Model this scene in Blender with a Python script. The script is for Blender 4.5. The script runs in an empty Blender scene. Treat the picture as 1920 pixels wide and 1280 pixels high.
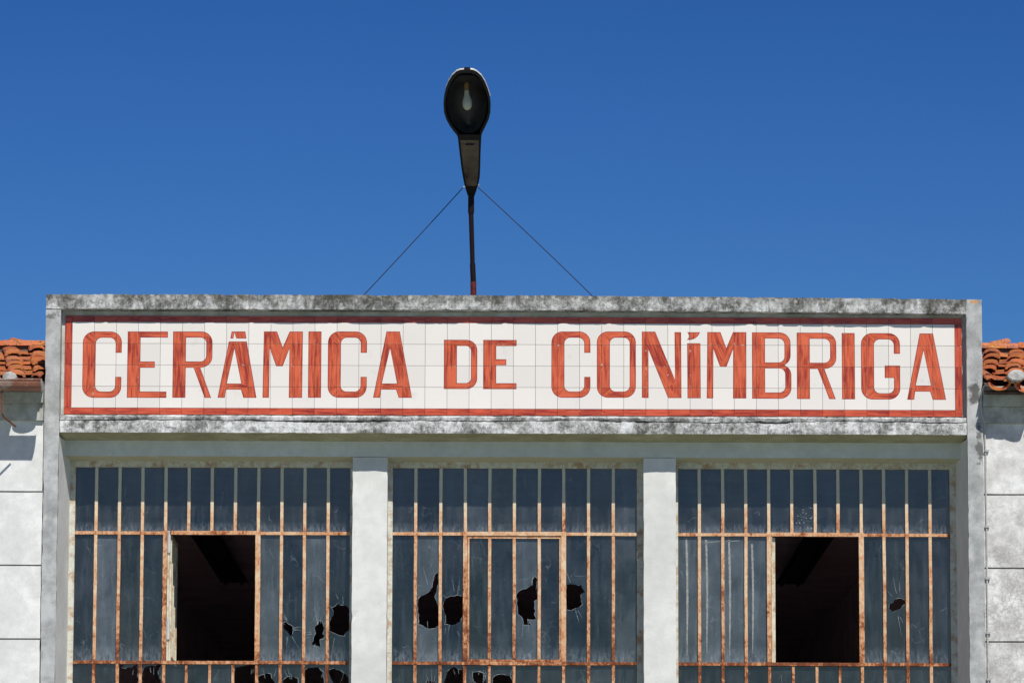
import bpy, bmesh, math, random
from mathutils import Vector, Matrix, noise
from mathutils.geometry import delaunay_2d_cdt
from math import sin, cos, pi, radians, sqrt, atan2, floor

rnd = random.Random(7)
sc = bpy.context.scene
COL = sc.collection

# ------------------------------------------------------------------ camera
CAM = Vector((-0.0253, -32.16, 1.6))
YAW, PITCH, ROLL = radians(-0.0275), radians(8.117), radians(0.169)
F = 9000.0                                   # focal length in photo pixels (1920 wide)
CR = Matrix.Rotation(YAW, 3, 'Z') @ Matrix.Rotation(pi / 2 + PITCH, 3, 'X') @ Matrix.Rotation(ROLL, 3, 'Z')
cd = bpy.data.cameras.new('camera')
cam = bpy.data.objects.new('camera', cd)
COL.objects.link(cam)
cam.matrix_world = Matrix.Translation(CAM) @ CR.to_4x4()
cd.sensor_width = 36.0
cd.lens = F / 1920 * 36
cd.clip_start = 0.5
cd.clip_end = 4000
sc.camera = cam

# ------------------------------------------------------------------ light
SUN = Vector((0.24, -1.0, 1.0)).normalized()        # direction towards the sun
w = bpy.data.worlds.new('World')
sc.world = w
w.use_nodes = True
nt = w.node_tree
nt.nodes.clear()
sky = nt.nodes.new('ShaderNodeTexSky')
sky.sky_type = 'NISHITA'
sky.sun_disc = False
sky.sun_elevation = math.asin(SUN.z)
sky.sun_rotation = atan2(SUN.x, SUN.y)
sky.altitude = 0
sky.air_density = 1.0
sky.dust_density = 0.0
sky.ozone_density = 3.0
hs = nt.nodes.new('ShaderNodeHueSaturation')
hs.inputs['Saturation'].default_value = 1.25
hs.inputs['Value'].default_value = 1.0
bg = nt.nodes.new('ShaderNodeBackground')
bg.inputs['Strength'].default_value = 0.1
wo = nt.nodes.new('ShaderNodeOutputWorld')
def vmul(col, v):
    m_ = nt.nodes.new('ShaderNodeVectorMath'); m_.operation = 'MULTIPLY'
    nt.links.new(col, m_.inputs[0]); m_.inputs[1].default_value = v
    return m_.outputs[0]
gm_ = nt.nodes.new('ShaderNodeGamma'); gm_.inputs['Gamma'].default_value = 1.7
nt.links.new(sky.outputs[0], hs.inputs['Color'])
nt.links.new(vmul(hs.outputs[0], (0.1, 0.1, 0.1)), gm_.inputs['Color'])
nt.links.new(vmul(gm_.outputs[0], (6.1, 6.2, 7.5)), bg.inputs['Color'])      # deep polarised blue
nt.links.new(bg.outputs[0], wo.inputs['Surface'])

ld = bpy.data.lights.new('sun', 'SUN')
ld.energy = 4.1
ld.angle = radians(0.5)
ld.color = (1.0, 0.97, 0.91)
lo = bpy.data.objects.new('sun', ld)
COL.objects.link(lo)
lo.rotation_euler = SUN.to_track_quat('Z', 'Y').to_euler()
lo.location = (0, -20, 30)

sc.view_settings.view_transform = 'Standard'
sc.view_settings.look = 'None'
sc.view_settings.exposure = 0.0
sc.view_settings.gamma = 1.0
sc.view_settings.use_curve_mapping = False


def at(px, py, Y):
    """photo pixel -> (x, z) on the upright plane y = Y of the facade"""
    d = CR @ Vector(((px - 960) / F, (640 - py) / F, -1.0))
    p = CAM + d * ((Y - CAM.y) / d.y)
    return p.x, p.z


# ------------------------------------------------------------------ object helpers
def tag(o, label=None, cat=None, group=None, kind=None):
    if label: o['label'] = label
    if cat: o['category'] = cat
    if group: o['group'] = group
    if kind: o['kind'] = kind
    return o


def empty(name, loc, parent=None, **k):
    o = bpy.data.objects.new(name, None)
    o.empty_display_size = 0.2
    COL.objects.link(o)
    o.location = loc
    if parent: put_under(o, parent)
    return tag(o, **k)


def put_under(o, parent):
    """all parents here are only translated, so keep world position by subtracting"""
    o.parent = parent
    wp = Vector((0, 0, 0))
    q = parent
    while q:
        wp += q.location
        q = q.parent
    o.location = o.location - wp


class MB:
    def __init__(s):
        s.v = []; s.f = []; s.m = []; s.sm = False

    def poly(s, pts, m=0):
        b = len(s.v)
        s.v += [Vector(p) for p in pts]
        s.f.append(list(range(b, b + len(pts)))); s.m.append(m)

    def box(s, x0, x1, y0, y1, z0, z1, m=0):
        b = len(s.v)
        s.v += [Vector(p) for p in ((x0, y0, z0), (x1, y0, z0), (x1, y1, z0), (x0, y1, z0),
                                    (x0, y0, z1), (x1, y0, z1), (x1, y1, z1), (x0, y1, z1))]
        for q in ((0, 3, 2, 1), (4, 5, 6, 7), (0, 1, 5, 4), (1, 2, 6, 5), (2, 3, 7, 6), (3, 0, 4, 7)):
            s.f.append([b + i for i in q]); s.m.append(m)

    def prism(s, poly, lo_, hi, axis='z', m=0):
        n = len(poly); b = len(s.v)
        for h in (lo_, hi):
            for (a, c) in poly:
                s.v.append(Vector((a, c, h)) if axis == 'z' else Vector((a, h, c)) if axis == 'y' else Vector((h, a, c)))
        s.f.append([b + i for i in range(n)][::-1]); s.m.append(m)
        s.f.append([b + n + i for i in range(n)]); s.m.append(m)
        for i in range(n):
            j = (i + 1) % n
            s.f.append([b + i, b + j, b + n + j, b + n + i]); s.m.append(m)

    def tube(s, pts, r, seg=8, m=0, cap=True):
        pts = [Vector(p) for p in pts]
        rs = r if isinstance(r, (list, tuple)) else [r] * len(pts)
        rings = []
        up = Vector((0.03, 0.02, 1)).normalized()
        for i, p in enumerate(pts):
            t = (pts[min(i + 1, len(pts) - 1)] - pts[max(i - 1, 0)]).normalized()
            u = t.cross(up)
            if u.length < 0.05: u = t.cross(Vector((1, 0, 0)))
            u.normalize(); q = t.cross(u)
            b = len(s.v)
            for k in range(seg):
                a = 2 * pi * k / seg
                s.v.append(p + (u * cos(a) + q * sin(a)) * rs[i])
            rings.append(b)
        for a, b in zip(rings, rings[1:]):
            for k in range(seg):
                l = (k + 1) % seg
                s.f.append([a + k, a + l, b + l, b + k]); s.m.append(m)
        if cap:
            s.f.append([rings[0] + k for k in range(seg)][::-1]); s.m.append(m)
            s.f.append([rings[-1] + k for k in range(seg)]); s.m.append(m)

    def mesh(s, name, mats, smooth=False, origin=None, bevel=0.0):
        org = Vector(origin) if origin else Vector((0, 0, 0))
        me = bpy.data.meshes.new(name)
        me.from_pydata([v - org for v in s.v], [], s.f)
        for m_ in (mats if isinstance(mats, (list, tuple)) else [mats]):
            me.materials.append(m_)
        me.polygons.foreach_set('material_index', s.m)
        bm = bmesh.new(); bm.from_mesh(me)
        bmesh.ops.recalc_face_normals(bm, faces=bm.faces)
        if bevel:
            bmesh.ops.bevel(bm, geom=list(bm.edges), offset=bevel, segments=1, affect='EDGES')
        bm.to_mesh(me); bm.free()
        if smooth:
            me.polygons.foreach_set('use_smooth', [True] * len(me.polygons))
        return me

    def build(s, name, mats, parent=None, origin=None, smooth=False, bevel=0.0, **k):
        o = bpy.data.objects.new(name, s.mesh(name, mats, smooth, origin, bevel))
        COL.objects.link(o)
        if origin: o.location = origin
        if parent: put_under(o, parent)
        return tag(o, **k)


def link_mesh(name, me, loc, parent=None, rot=(0, 0, 0), scale=None, **k):
    o = bpy.data.objects.new(name, me)
    COL.objects.link(o)
    o.location = loc; o.rotation_euler = rot
    if scale: o.scale = scale
    if parent: put_under(o, parent)
    return tag(o, **k)


def rough_block(mb, poly, z0, z1, step=0.04, amp=0.002, chip=0.01, seed=0, m=0, axis='z', zstep=None):
    """a cast-concrete prism: plan polygon swept along an axis, subdivided, slightly wavy, edges chipped"""
    n = len(poly)
    pts = []; corner = []
    for i in range(n):
        a = Vector(poly[i]); b = Vector(poly[(i + 1) % n])
        k = max(1, int((b - a).length / step))
        for j in range(k):
            pts.append(a.lerp(b, j / k)); corner.append(j == 0)
    nz = max(1, int((z1 - z0) / (zstep or step)))
    cx = sum(p.x for p in pts) / len(pts); cy = sum(p.y for p in pts) / len(pts)
    base = len(mb.v)
    sd = Vector((seed * 13.7, seed * 7.1, seed * 3.3))

    def P(a, c, h):
        return Vector((a, c, h)) if axis == 'z' else Vector((h, a, c))
    for iz in range(nz + 1):
        h = z0 + (z1 - z0) * iz / nz
        for q, (p, c) in enumerate(zip(pts, corner)):
            v = P(p.x, p.y, h)
            d = noise.noise_vector(v * 6 + sd) * amp + noise.noise_vector(v * 30 + sd) * amp * 0.5
            if c:
                t = max(0.0, noise.noise(v * 11 + sd) + 0.5 * noise.noise(v * 37 + sd) - 0.05) * chip
                inw = Vector((cx - p.x, cy - p.y))
                inw = Vector((math.copysign(1, inw.x), math.copysign(1, inw.y))) * t
                d += P(inw.x, inw.y, 0) if axis == 'z' else Vector((0, inw.x, inw.y))
            mb.v.append(v + d)
    N = len(pts)
    for iz in range(nz):
        for q in range(N):
            r = (q + 1) % N
            mb.f.append([base + iz * N + q, base + iz * N + r, base + (iz + 1) * N + r, base + (iz + 1) * N + q]); mb.m.append(m)
    mb.f.append([base + q for q in range(N)][::-1]); mb.m.append(m)
    mb.f.append([base + nz * N + q for q in range(N)]); mb.m.append(m)


# ------------------------------------------------------------------ materials
class NB:
    def __init__(s, name):
        s.mat = bpy.data.materials.new(name); s.mat.use_nodes = True
        s.t = s.mat.node_tree; s.t.nodes.clear()
        s.out = s.n('ShaderNodeOutputMaterial')

    def n(s, ty, **k):
        nd = s.t.nodes.new(ty)
        for a, b in k.items(): setattr(nd, a, b)
        return nd

    def set(s, sock, val):
        if isinstance(val, bpy.types.NodeSocket): s.t.links.new(val, sock)
        elif isinstance(val, (tuple, list)) and len(val) == 3 and sock.type == 'RGBA': sock.default_value = (*val, 1)
        else: sock.default_value = val

    def coord(s, kind='Object', scale=(1, 1, 1), loc=(0, 0, 0)):
        c = s.n('ShaderNodeTexCoord') if kind != 'Geo' else s.n('ShaderNodeNewGeometry')
        mp = s.n('ShaderNodeMapping')
        mp.inputs['Scale'].default_value = scale; mp.inputs['Location'].default_value = loc
        s.t.links.new(c.outputs[kind] if kind != 'Geo' else c.outputs['Position'], mp.inputs['Vector'])
        return mp.outputs[0]

    def noise(s, vec, scale, detail=4, rough=0.55, dist=0.0):
        nd = s.n('ShaderNodeTexNoise')
        s.set(nd.inputs['Vector'], vec); nd.inputs['Scale'].default_value = scale
        nd.inputs['Detail'].default_value = detail; nd.inputs['Roughness'].default_value = rough
        nd.inputs['Distortion'].default_value = dist
        return nd.outputs['Fac']

    def voro(s, vec, scale, feature='F1', out='Distance'):
        nd = s.n('ShaderNodeTexVoronoi', feature=feature)
        s.set(nd.inputs['Vector'], vec); nd.inputs['Scale'].default_value = scale
        return nd.outputs[out]

    def ramp(s, fac, stops, interp='LINEAR'):
        r = s.n('ShaderNodeValToRGB'); cr = r.color_ramp; cr.interpolation = interp
        while len(cr.elements) < len(stops): cr.elements.new(0.5)
        for e, (p, c) in zip(cr.elements, stops):
            e.position = p
            e.color = (c, c, c, 1) if isinstance(c, (int, float)) else (*c, 1)
        s.set(r.inputs[0], fac)
        return r.outputs[0]

    def mix(s, fac, a, b, mode='MIX'):
        m = s.n('ShaderNodeMix', data_type='RGBA', blend_type=mode)
        s.set(m.inputs[0], fac); s.set(m.inputs[6], a); s.set(m.inputs[7], b)
        return m.outputs[2]

    def math(s, op, a, b=0.0, clamp=False):
        m = s.n('ShaderNodeMath', operation=op, use_clamp=clamp)
        s.set(m.inputs[0], a); s.set(m.inputs[1], b)
        return m.outputs[0]

    def bump(s, h, strength=0.5, dist=0.01, nrm=None):
        b = s.n('ShaderNodeBump'); b.inputs['Strength'].default_value = strength
        b.inputs['Distance'].default_value = dist
        s.set(b.inputs['Height'], h)
        if nrm: s.set(b.inputs['Normal'], nrm)
        return b.outputs[0]

    def principled(s, col, rough=0.8, normal=None, metallic=0.0, spec=0.5):
        p = s.n('ShaderNodeBsdfPrincipled')
        s.set(p.inputs['Base Color'], col); s.set(p.inputs['Roughness'], rough)
        s.set(p.inputs['Metallic'], metallic); p.inputs['Specular IOR Level'].default_value = spec
        if normal: s.set(p.inputs['Normal'], normal)
        return p.outputs[0]

    def done(s, sh):
        s.t.links.new(sh, s.out.inputs['Surface'])
        return s.mat


def sep_z(b, vec):
    n = b.n('ShaderNodeSeparateXYZ'); b.set(n.inputs[0], vec); return n.outputs


def mat_weathered_beam():
    """old cast concrete: whitewash worn away, grey and black lichen, pits"""
    b = NB('weathered_concrete'); g = b.coord('Geo')
    big = b.noise(g, 5.0, 6, 0.62, 0.4)
    mid = b.noise(g, 24.0, 6, 0.72, 0.3)
    fine = b.noise(g, 130.0, 5, 0.75)
    g2 = b.coord('Geo', scale=(1, 1, 0.22))
    drip = b.noise(g2, 14.0, 5, 0.65)
    z = sep_z(b, g)
    t = b.math('ADD', b.math('MULTIPLY', big, 0.36), b.math('MULTIPLY', mid, 0.38))
    t = b.math('ADD', t, b.math('MULTIPLY', fine, 0.26))
    lowb = b.n('ShaderNodeMath', operation='LESS_THAN'); b.set(lowb.inputs[0], z[2]); lowb.inputs[1].default_value = 6.0
    t = b.math('ADD', t, b.math('SUBTRACT', b.math('MULTIPLY', lowb.outputs[0], 0.03), 0.022))
    t = b.math('ADD', t, b.math('MULTIPLY', b.math('SUBTRACT', b.noise(g, 1.7, 4, 0.6, 0.5), 0.5), 0.22))
    t = b.math('ADD', t, b.math('MULTIPLY', b.math('SUBTRACT', b.noise(b.coord('Geo', scale=(1, 1, 0.18)), 30.0, 4, 0.7), 0.5), 0.10))
    col = b.ramp(t, [(0.40, (0.07, 0.067, 0.06)), (0.45, (0.19, 0.19, 0.18)), (0.49, (0.36, 0.36, 0.35)), (0.54, (0.62, 0.62, 0.61)), (0.60, (0.80, 0.80, 0.78))])
    # black lichen creeping down from the top edges, in drips
    top = b.ramp(z[2], [(0.0, 0.0), (1.0, 1.0)])
    hi = b.n('ShaderNodeMapRange'); b.set(hi.inputs[0], z[2]); hi.inputs[1].default_value = 6.41; hi.inputs[2].default_value = 6.51
    dk = b.math('MULTIPLY', hi.outputs[0], b.ramp(drip, [(0.36, 0.1), (0.56, 1.0)]), True)
    col = b.mix(b.math('MULTIPLY', dk, 0.72), col, (0.07, 0.062, 0.045))
    streak = b.ramp(drip, [(0.56, 0.0), (0.66, 0.45)])
    col = b.mix(streak, col, (0.13, 0.13, 0.125))
    # yellowish lichen blots
    lich = b.ramp(b.noise(g, 26.0, 3, 0.6, 0.6), [(0.63, 0.0), (0.70, 0.5)])
    col = b.mix(lich, col, (0.27, 0.24, 0.13))
    # pale round blots
    vd = b.voro(g, 12.0)
    blot = b.ramp(b.math('ADD', vd, b.math('MULTIPLY', b.noise(g, 60, 3), 0.12)), [(0.20, 0.75), (0.26, 0.0)])
    col = b.mix(b.math('MULTIPLY', blot, 0.55), col, (0.62, 0.61, 0.58))
    # pits
    pit = b.ramp(b.voro(g, 120.0), [(0.12, 1.0), (0.22, 0.0)])
    pitm = b.math('MULTIPLY', pit, b.ramp(b.noise(g, 9.0, 3), [(0.5, 0.0), (0.62, 0.8)]))
    col = b.mix(pitm, col, (0.05, 0.047, 0.042))
    # hair cracks
    wv = b.n('ShaderNodeVectorMath', operation='ADD')
    nn = b.n('ShaderNodeTexNoise'); nn.inputs['Scale'].default_value = 9; b.set(nn.inputs['Vector'], g)
    b.set(wv.inputs[0], g)
    sc_ = b.n('ShaderNodeVectorMath', operation='SCALE'); b.set(sc_.inputs[0], nn.outputs['Color']); sc_.inputs['Scale'].default_value = 0.22
    b.set(wv.inputs[1], sc_.outputs[0])
    ck = b.ramp(b.voro(wv.outputs[0], 2.3, 'DISTANCE_TO_EDGE'), [(0.002, 1.0), (0.007, 0.0)])
    ckm = b.math('MULTIPLY', ck, b.ramp(b.noise(g, 3.2, 3), [(0.58, 0.0), (0.63, 0.8)]))
    col = b.mix(ckm, col, (0.03, 0.028, 0.025))
    h = b.math('ADD', b.math('MULTIPLY', fine, 0.5), b.math('MULTIPLY', mid, 0.8))
    h = b.math('SUBTRACT', h, b.math('ADD', b.math('MULTIPLY', pitm, 0.6), b.math('MULTIPLY', ckm, 1.0)))
    return b.done(b.principled(col, 0.92, b.bump(h, 0.6, 0.008), spec=0.2))


def mat_plaster(name, light, dark, amount=0.5, warm=None, crackle=False, stain_scale=3.0, bounce_tint=None, spots=()):
    b = NB(name); g = b.coord('Geo')
    big = b.noise(g, stain_scale, 6, 0.6, 0.3)
    mid = b.noise(g, 14.0, 6, 0.68)
    fine = b.noise(g, 110.0, 4, 0.7)
    t = b.math('ADD', b.math('MULTIPLY', big, 0.5), b.math('MULTIPLY', mid, 0.33))
    t = b.math('ADD', t, b.math('MULTIPLY', fine, 0.17))
    lo_ = 0.56 - 0.14 * amount
    col = b.ramp(t, [(lo_ - 0.13, dark), (lo_, tuple((p + q) / 2 for p, q in zip(light, dark))), (lo_ + 0.09, light)])
    g2 = b.coord('Geo', scale=(1, 1, 0.12))
    st = b.ramp(b.noise(g2, 13.0, 4, 0.6), [(0.55, 0.0), (0.72, 0.5 * amount)])
    col = b.mix(st, col, dark)
    sp = b.ramp(b.voro(g, 34.0), [(0.05, 0.8), (0.09, 0.0)])
    sp = b.math('MULTIPLY', sp, b.ramp(b.noise(g, 5.0, 2), [(0.56, 0.0), (0.62, 1.0)]))
    col = b.mix(sp, col, (0.12, 0.11, 0.10))
    h = b.math('ADD', b.math('MULTIPLY', fine, 0.4), b.math('MULTIPLY', mid, 0.6))
    if crackle:
        wv = b.n('ShaderNodeVectorMath', operation='ADD')
        nn = b.n('ShaderNodeTexNoise'); nn.inputs['Scale'].default_value = 14; b.set(nn.inputs['Vector'], g)
        sc_ = b.n('ShaderNodeVectorMath', operation='SCALE'); b.set(sc_.inputs[0], nn.outputs['Color']); sc_.inputs['Scale'].default_value = 0.14
        b.set(wv.inputs[0], g); b.set(wv.inputs[1], sc_.outputs[0])
        ck = b.ramp(b.voro(wv.outputs[0], 21.0, 'DISTANCE_TO_EDGE'), [(0.01, 0.7), (0.09, 0.0)])
        z = sep_z(b, g)
        low = b.ramp(b.math('SUBTRACT', 5.3, z[2]), [(0.1, 0.0), (0.35, 1.0)])
        ckm = b.math('MULTIPLY', b.math('MULTIPLY', ck, low), b.ramp(b.noise(g, 4.0, 4, 0.6), [(0.42, 0.0), (0.55, 0.8)]))
        col = b.mix(ckm, col, tuple(0.55 * c for c in dark))
        gr = b.math('MULTIPLY', low, b.ramp(b.noise(g, 8.0, 6, 0.75), [(0.46, 0.0), (0.62, 0.75)]))
        col = b.mix(gr, col, tuple(0.8 * c for c in dark))
    if bounce_tint:  # olive light bounced off the ground, painted onto downward-facing faces
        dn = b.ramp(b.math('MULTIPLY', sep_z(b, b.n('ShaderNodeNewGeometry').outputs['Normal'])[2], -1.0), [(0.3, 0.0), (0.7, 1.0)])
        col = b.mix(b.math('MULTIPLY', dn, b.ramp(mid, [(0.35, 1.0), (0.7, 0.7)])), col, bounce_tint)
    for (cx_, cz_, r_, colr) in spots:
        sx = sep_z(b, g)
        ax = b.math('MULTIPLY', b.math('SUBTRACT', sx[0], cx_), 1.0 / r_[0]); az = b.math('MULTIPLY', b.math('SUBTRACT', sx[2], cz_), 1.0 / r_[1])
        dd = b.math('ADD', b.math('MULTIPLY', ax, ax), b.math('MULTIPLY', az, az))
        dd = b.math('ADD', dd, b.math('MULTIPLY', b.math('SUBTRACT', mid, 0.5), 6.0))
        col = b.mix(b.ramp(dd, [(0.15, 0.8), (0.85, 0.0)]), col, colr)
    if warm:
        wr = b.ramp(b.noise(g, 6.0, 4), [(0.5, 0.0), (0.7, 0.6)])
        col = b.mix(wr, col, warm)
    return b.done(b.principled(col, 0.9, b.bump(h, 0.35, 0.004), spec=0.2))


def mat_glaze(name, col, var=0.06, rough=0.14, stroke=None):
    b = NB(name)
    oi = b.n('ShaderNodeObjectInfo')
    if stroke:
        uv = b.n('ShaderNodeTexCoord')
        mp = b.n('ShaderNodeMapping'); b.set(mp.inputs['Vector'], uv.outputs['UV'])
        mp.inputs['Scale'].default_value = (1, 0.07, 1)
        f1 = b.noise(mp.outputs[0], 75.0, 3, 0.6)
        mp2 = b.n('ShaderNodeMapping'); b.set(mp2.inputs['Vector'], uv.outputs['UV'])
        mp2.inputs['Scale'].default_value = (1, 0.25, 1)
        f2 = b.noise(mp2.outputs[0], 26.0, 4, 0.6, 0.5)
        t = b.math('ADD', b.math('MULTIPLY', f1, 0.62), b.math('MULTIPLY', f2, 0.38))
        t = b.math('ADD', t, b.math('MULTIPLY', b.math('SUBTRACT', oi.outputs['Random'], 0.5), 0.10))
        c = b.ramp(t, [(0.38, stroke), (0.46, tuple((p * 0.6 + q * 0.4) for p, q in zip(col, stroke))), (0.52, col), (0.62, tuple(min(1, p * 1.18 + 0.01) for p in col))])
    else:
        c = b.mix(oi.outputs['Random'], col, tuple(p * (1 - var) for p in col))
    g = b.coord('Geo')
    d = b.ramp(b.noise(g, 9.0, 5, 0.7), [(0.62, 0.0), (0.82, 0.35)])
    c = b.mix(d, c, (0.30, 0.27, 0.23))
    if stroke:
        ob = sep_z(b, b.coord('Object'))
        ex = b.math('SUBTRACT', b.math('ABSOLUTE', ob[0]), 0.0725)
        ez = b.math('SUBTRACT', b.math('ABSOLUTE', ob[2]), 0.0712)
        ed = b.math('ADD', b.math('MAXIMUM', ex, ez), b.math('MULTIPLY', b.math('SUBTRACT', b.noise(g, 55.0, 4, 0.7), 0.60), 0.045))
        chip = b.math('MULTIPLY', b.ramp(b.math('MULTIPLY', ed, 100.0), [(0.0, 0.0), (0.10, 1.0)]), b.ramp(b.noise(g, 6.0, 2), [(0.50, 0.0), (0.56, 1.0)]))
        c = b.mix(chip, c, (0.66, 0.56, 0.50))
    n_ = b.bump(b.noise(g, 16.0, 3), 0.12, 0.004)
    return b.done(b.principled(c, rough, n_, spec=0.4))


def mat_plain(name, col, rough=0.8, var=0.2, scale=20.0, metallic=0.0, dirt=None, bump=0.2, spec=0.4):
    b = NB(name); g = b.coord('Geo')
    n1 = b.noise(g, scale, 5, 0.65)
    c = b.mix(b.ramp(n1, [(0.35, 0.0), (0.68, 1.0)]), col, tuple(x * (1 - var) for x in col))
    if dirt:
        c = b.mix(b.ramp(b.noise(g, scale * 0.4, 6, 0.7), [(0.48, 0.0), (0.62, 0.85)]), c, dirt)
    return b.done(b.principled(c, rough, b.bump(n1, bump, 0.003), metallic, spec))


def mat_rusty_paint(name, paint, rust_lo, rust_hi):
    b = NB(name); g = b.coord('Geo')
    z = sep_z(b, g)
    h = b.n('ShaderNodeMapRange'); b.set(h.inputs[0], z[2]); h.inputs[1].default_value = 5.12; h.inputs[2].default_value = 4.0
    n1 = b.noise(g, 11.0, 6, 0.7, 0.3); n2 = b.noise(b.coord('Geo', scale=(1, 1, 0.5)), 75.0, 5, 0.72)
    t = b.math('ADD', b.math('MULTIPLY', n1, 0.55), b.math('MULTIPLY', n2, 0.45))
    t = b.math('ADD', t, b.math('MULTIPLY', h.outputs[0], 0.13))
    t = b.math('ADD', t, b.math('MULTIPLY', b.math('SUBTRACT', b.n('ShaderNodeObjectInfo').outputs['Random'], 0.5), 0.10))
    for zz_ in (4.923, 4.042):
        nj = b.ramp(b.math('ABSOLUTE', b.math('SUBTRACT', z[2], zz_)), [(0.0, 1.0), (0.10, 0.0)])
        t = b.math('ADD', t, b.math('MULTIPLY', nj, 0.05))
    up_ = b.n('ShaderNodeMapRange'); b.set(up_.inputs[0], b.math('ADD', z[2], b.math('MULTIPLY', n1, 0.12))); up_.inputs[1].default_value = 5.14; up_.inputs[2].default_value = 5.24
    t = b.math('SUBTRACT', t, b.math('MULTIPLY', up_.outputs[0], 0.09))
    paint = b.mix(up_.outputs[0], paint, (0.56, 0.55, 0.44)) if False else paint
    c = b.ramp(t, [(0.43, paint), (0.52, tuple(0.5 * (p + q) for p, q in zip(paint, rust_hi))), (0.60, rust_hi), (0.67, rust_lo), (0.76, tuple(0.4 * p for p in rust_lo))])
    c = b.mix(b.math('MULTIPLY', up_.outputs[0], b.ramp(n2, [(0.5, 1.0), (0.68, 0.3)])), c, (0.55, 0.55, 0.45))
    return b.done(b.principled(c, 0.85, b.bump(t, 0.5, 0.003), spec=0.25))


def mat_glass(name='dusty_window_glass', gain=1.0, base=0.0):
    b = NB(name); g = b.coord('Geo')
    oi = b.n('ShaderNodeObjectInfo')
    z = sep_z(b, g)
    g2 = b.coord('Geo', scale=(1, 1, 0.10))
    n1 = b.noise(g, 5.0, 5, 0.65); n2 = b.noise(g2, 26.0, 4, 0.65); n3 = b.noise(g, 150.0, 3, 0.7)
    # random small scratches and specks
    spk = b.ramp(b.voro(g, 95.0), [(0.08, 1.0), (0.15, 0.0)])
    spk = b.math('MULTIPLY', spk, b.ramp(b.noise(g, 12.0, 3), [(0.50, 0.0), (0.62, 1.0)]))
    wv = b.n('ShaderNodeVectorMath', operation='ADD')
    nn = b.n('ShaderNodeTexNoise'); nn.inputs['Scale'].default_value = 6; b.set(nn.inputs['Vector'], g)
    sc_ = b.n('ShaderNodeVectorMath', operation='SCALE'); b.set(sc_.inputs[0], nn.outputs['Color']); sc_.inputs['Scale'].default_value = 0.2
    b.set(wv.inputs[0], g); b.set(wv.inputs[1], sc_.outputs[0])
    scr = b.ramp(b.voro(wv.outputs[0], 7.0, 'DISTANCE_TO_EDGE'), [(0.006, 1.0), (0.014, 0.0)])
    scr = b.math('MULTIPLY', scr, b.ramp(b.noise(g, 7.0, 3), [(0.54, 0.0), (0.62, 0.8)]))
    # dust settles just above each crossbar
    d1 = b.ramp(b.math('SUBTRACT', z[2], 4.055), [(0.0, 1.0), (0.11, 0.0)])
    d2 = b.ramp(b.math('ABSOLUTE', b.math('SUBTRACT', z[2], 4.937)), [(0.0, 1.0), (0.07, 0.0)])
    up = b.n('ShaderNodeMath', operation='GREATER_THAN'); b.set(up.inputs[0], z[2]); up.inputs[1].default_value = 4.923
    upb = b.n('ShaderNodeMath', operation='GREATER_THAN'); b.set(upb.inputs[0], z[2]); upb.inputs[1].default_value = 4.042
    rim = b.math('ADD', b.math('MULTIPLY', d2, up.outputs[0]), b.math('MULTIPLY', d1, upb.outputs[0]), True)
    rim = b.math('MULTIPLY', rim, b.ramp(b.noise(b.coord('Geo', scale=(1, 1, 0.3)), 60.0, 4, 0.7), [(0.4, 0.05), (0.7, 0.8)]))
    dust = b.math('ADD', b.ramp(n1, [(0.35, 0.0), (0.75, 0.05)]), b.ramp(n2, [(0.48, 0.0), (0.75, 0.05)]))
    dust = b.math('ADD', b.math('MULTIPLY', dust, gain), base)
    orr = b.math('POWER', oi.outputs['Random'], 2.5)
    patch = b.ramp(b.noise(g, 3.1, 3, 0.6), [(0.48, 0.2), (0.66, 1.0)])
    dust = b.math('ADD', dust, b.math('MULTIPLY', b.math('MULTIPLY', orr, patch), 0.09))
    dust = b.math('ADD', dust, b.math('MULTIPLY', rim, 0.42))
    dust = b.math('ADD', dust, b.math('ADD', b.math('MULTIPLY', spk, 0.45), b.math('MULTIPLY', scr, 0.16)), True)
    tr = b.n('ShaderNodeBsdfTransparent'); tr.inputs[0].default_value = (0.78, 0.85, 0.86, 1)
    df = b.n('ShaderNodeBsdfDiffuse'); df.inputs['Color'].default_value = (0.46, 0.53, 0.60, 1)
    gl = b.n('ShaderNodeBsdfGlossy'); gl.inputs['Roughness'].default_value = 0.06; gl.inputs['Color'].default_value = (1.0, 0.82, 0.70, 1)
    b.set(gl.inputs['Normal'], b.bump(b.math('ADD', n1, b.math('MULTIPLY', oi.outputs['Random'], 1.0)), 0.05, 0.01))
    fr = b.n('ShaderNodeFresnel'); fr.inputs['IOR'].default_value = 1.6
    m1 = b.n('ShaderNodeMixShader'); b.set(m1.inputs[0], dust); b.set(m1.inputs[1], tr.outputs[0]); b.set(m1.inputs[2], df.outputs[0])
    m2 = b.n('ShaderNodeMixShader'); b.set(m2.inputs[0], fr.outputs[0]); b.set(m2.inputs[1], m1.outputs[0]); b.set(m2.inputs[2], gl.outputs[0])
    return b.done(m2.outputs[0])


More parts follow.
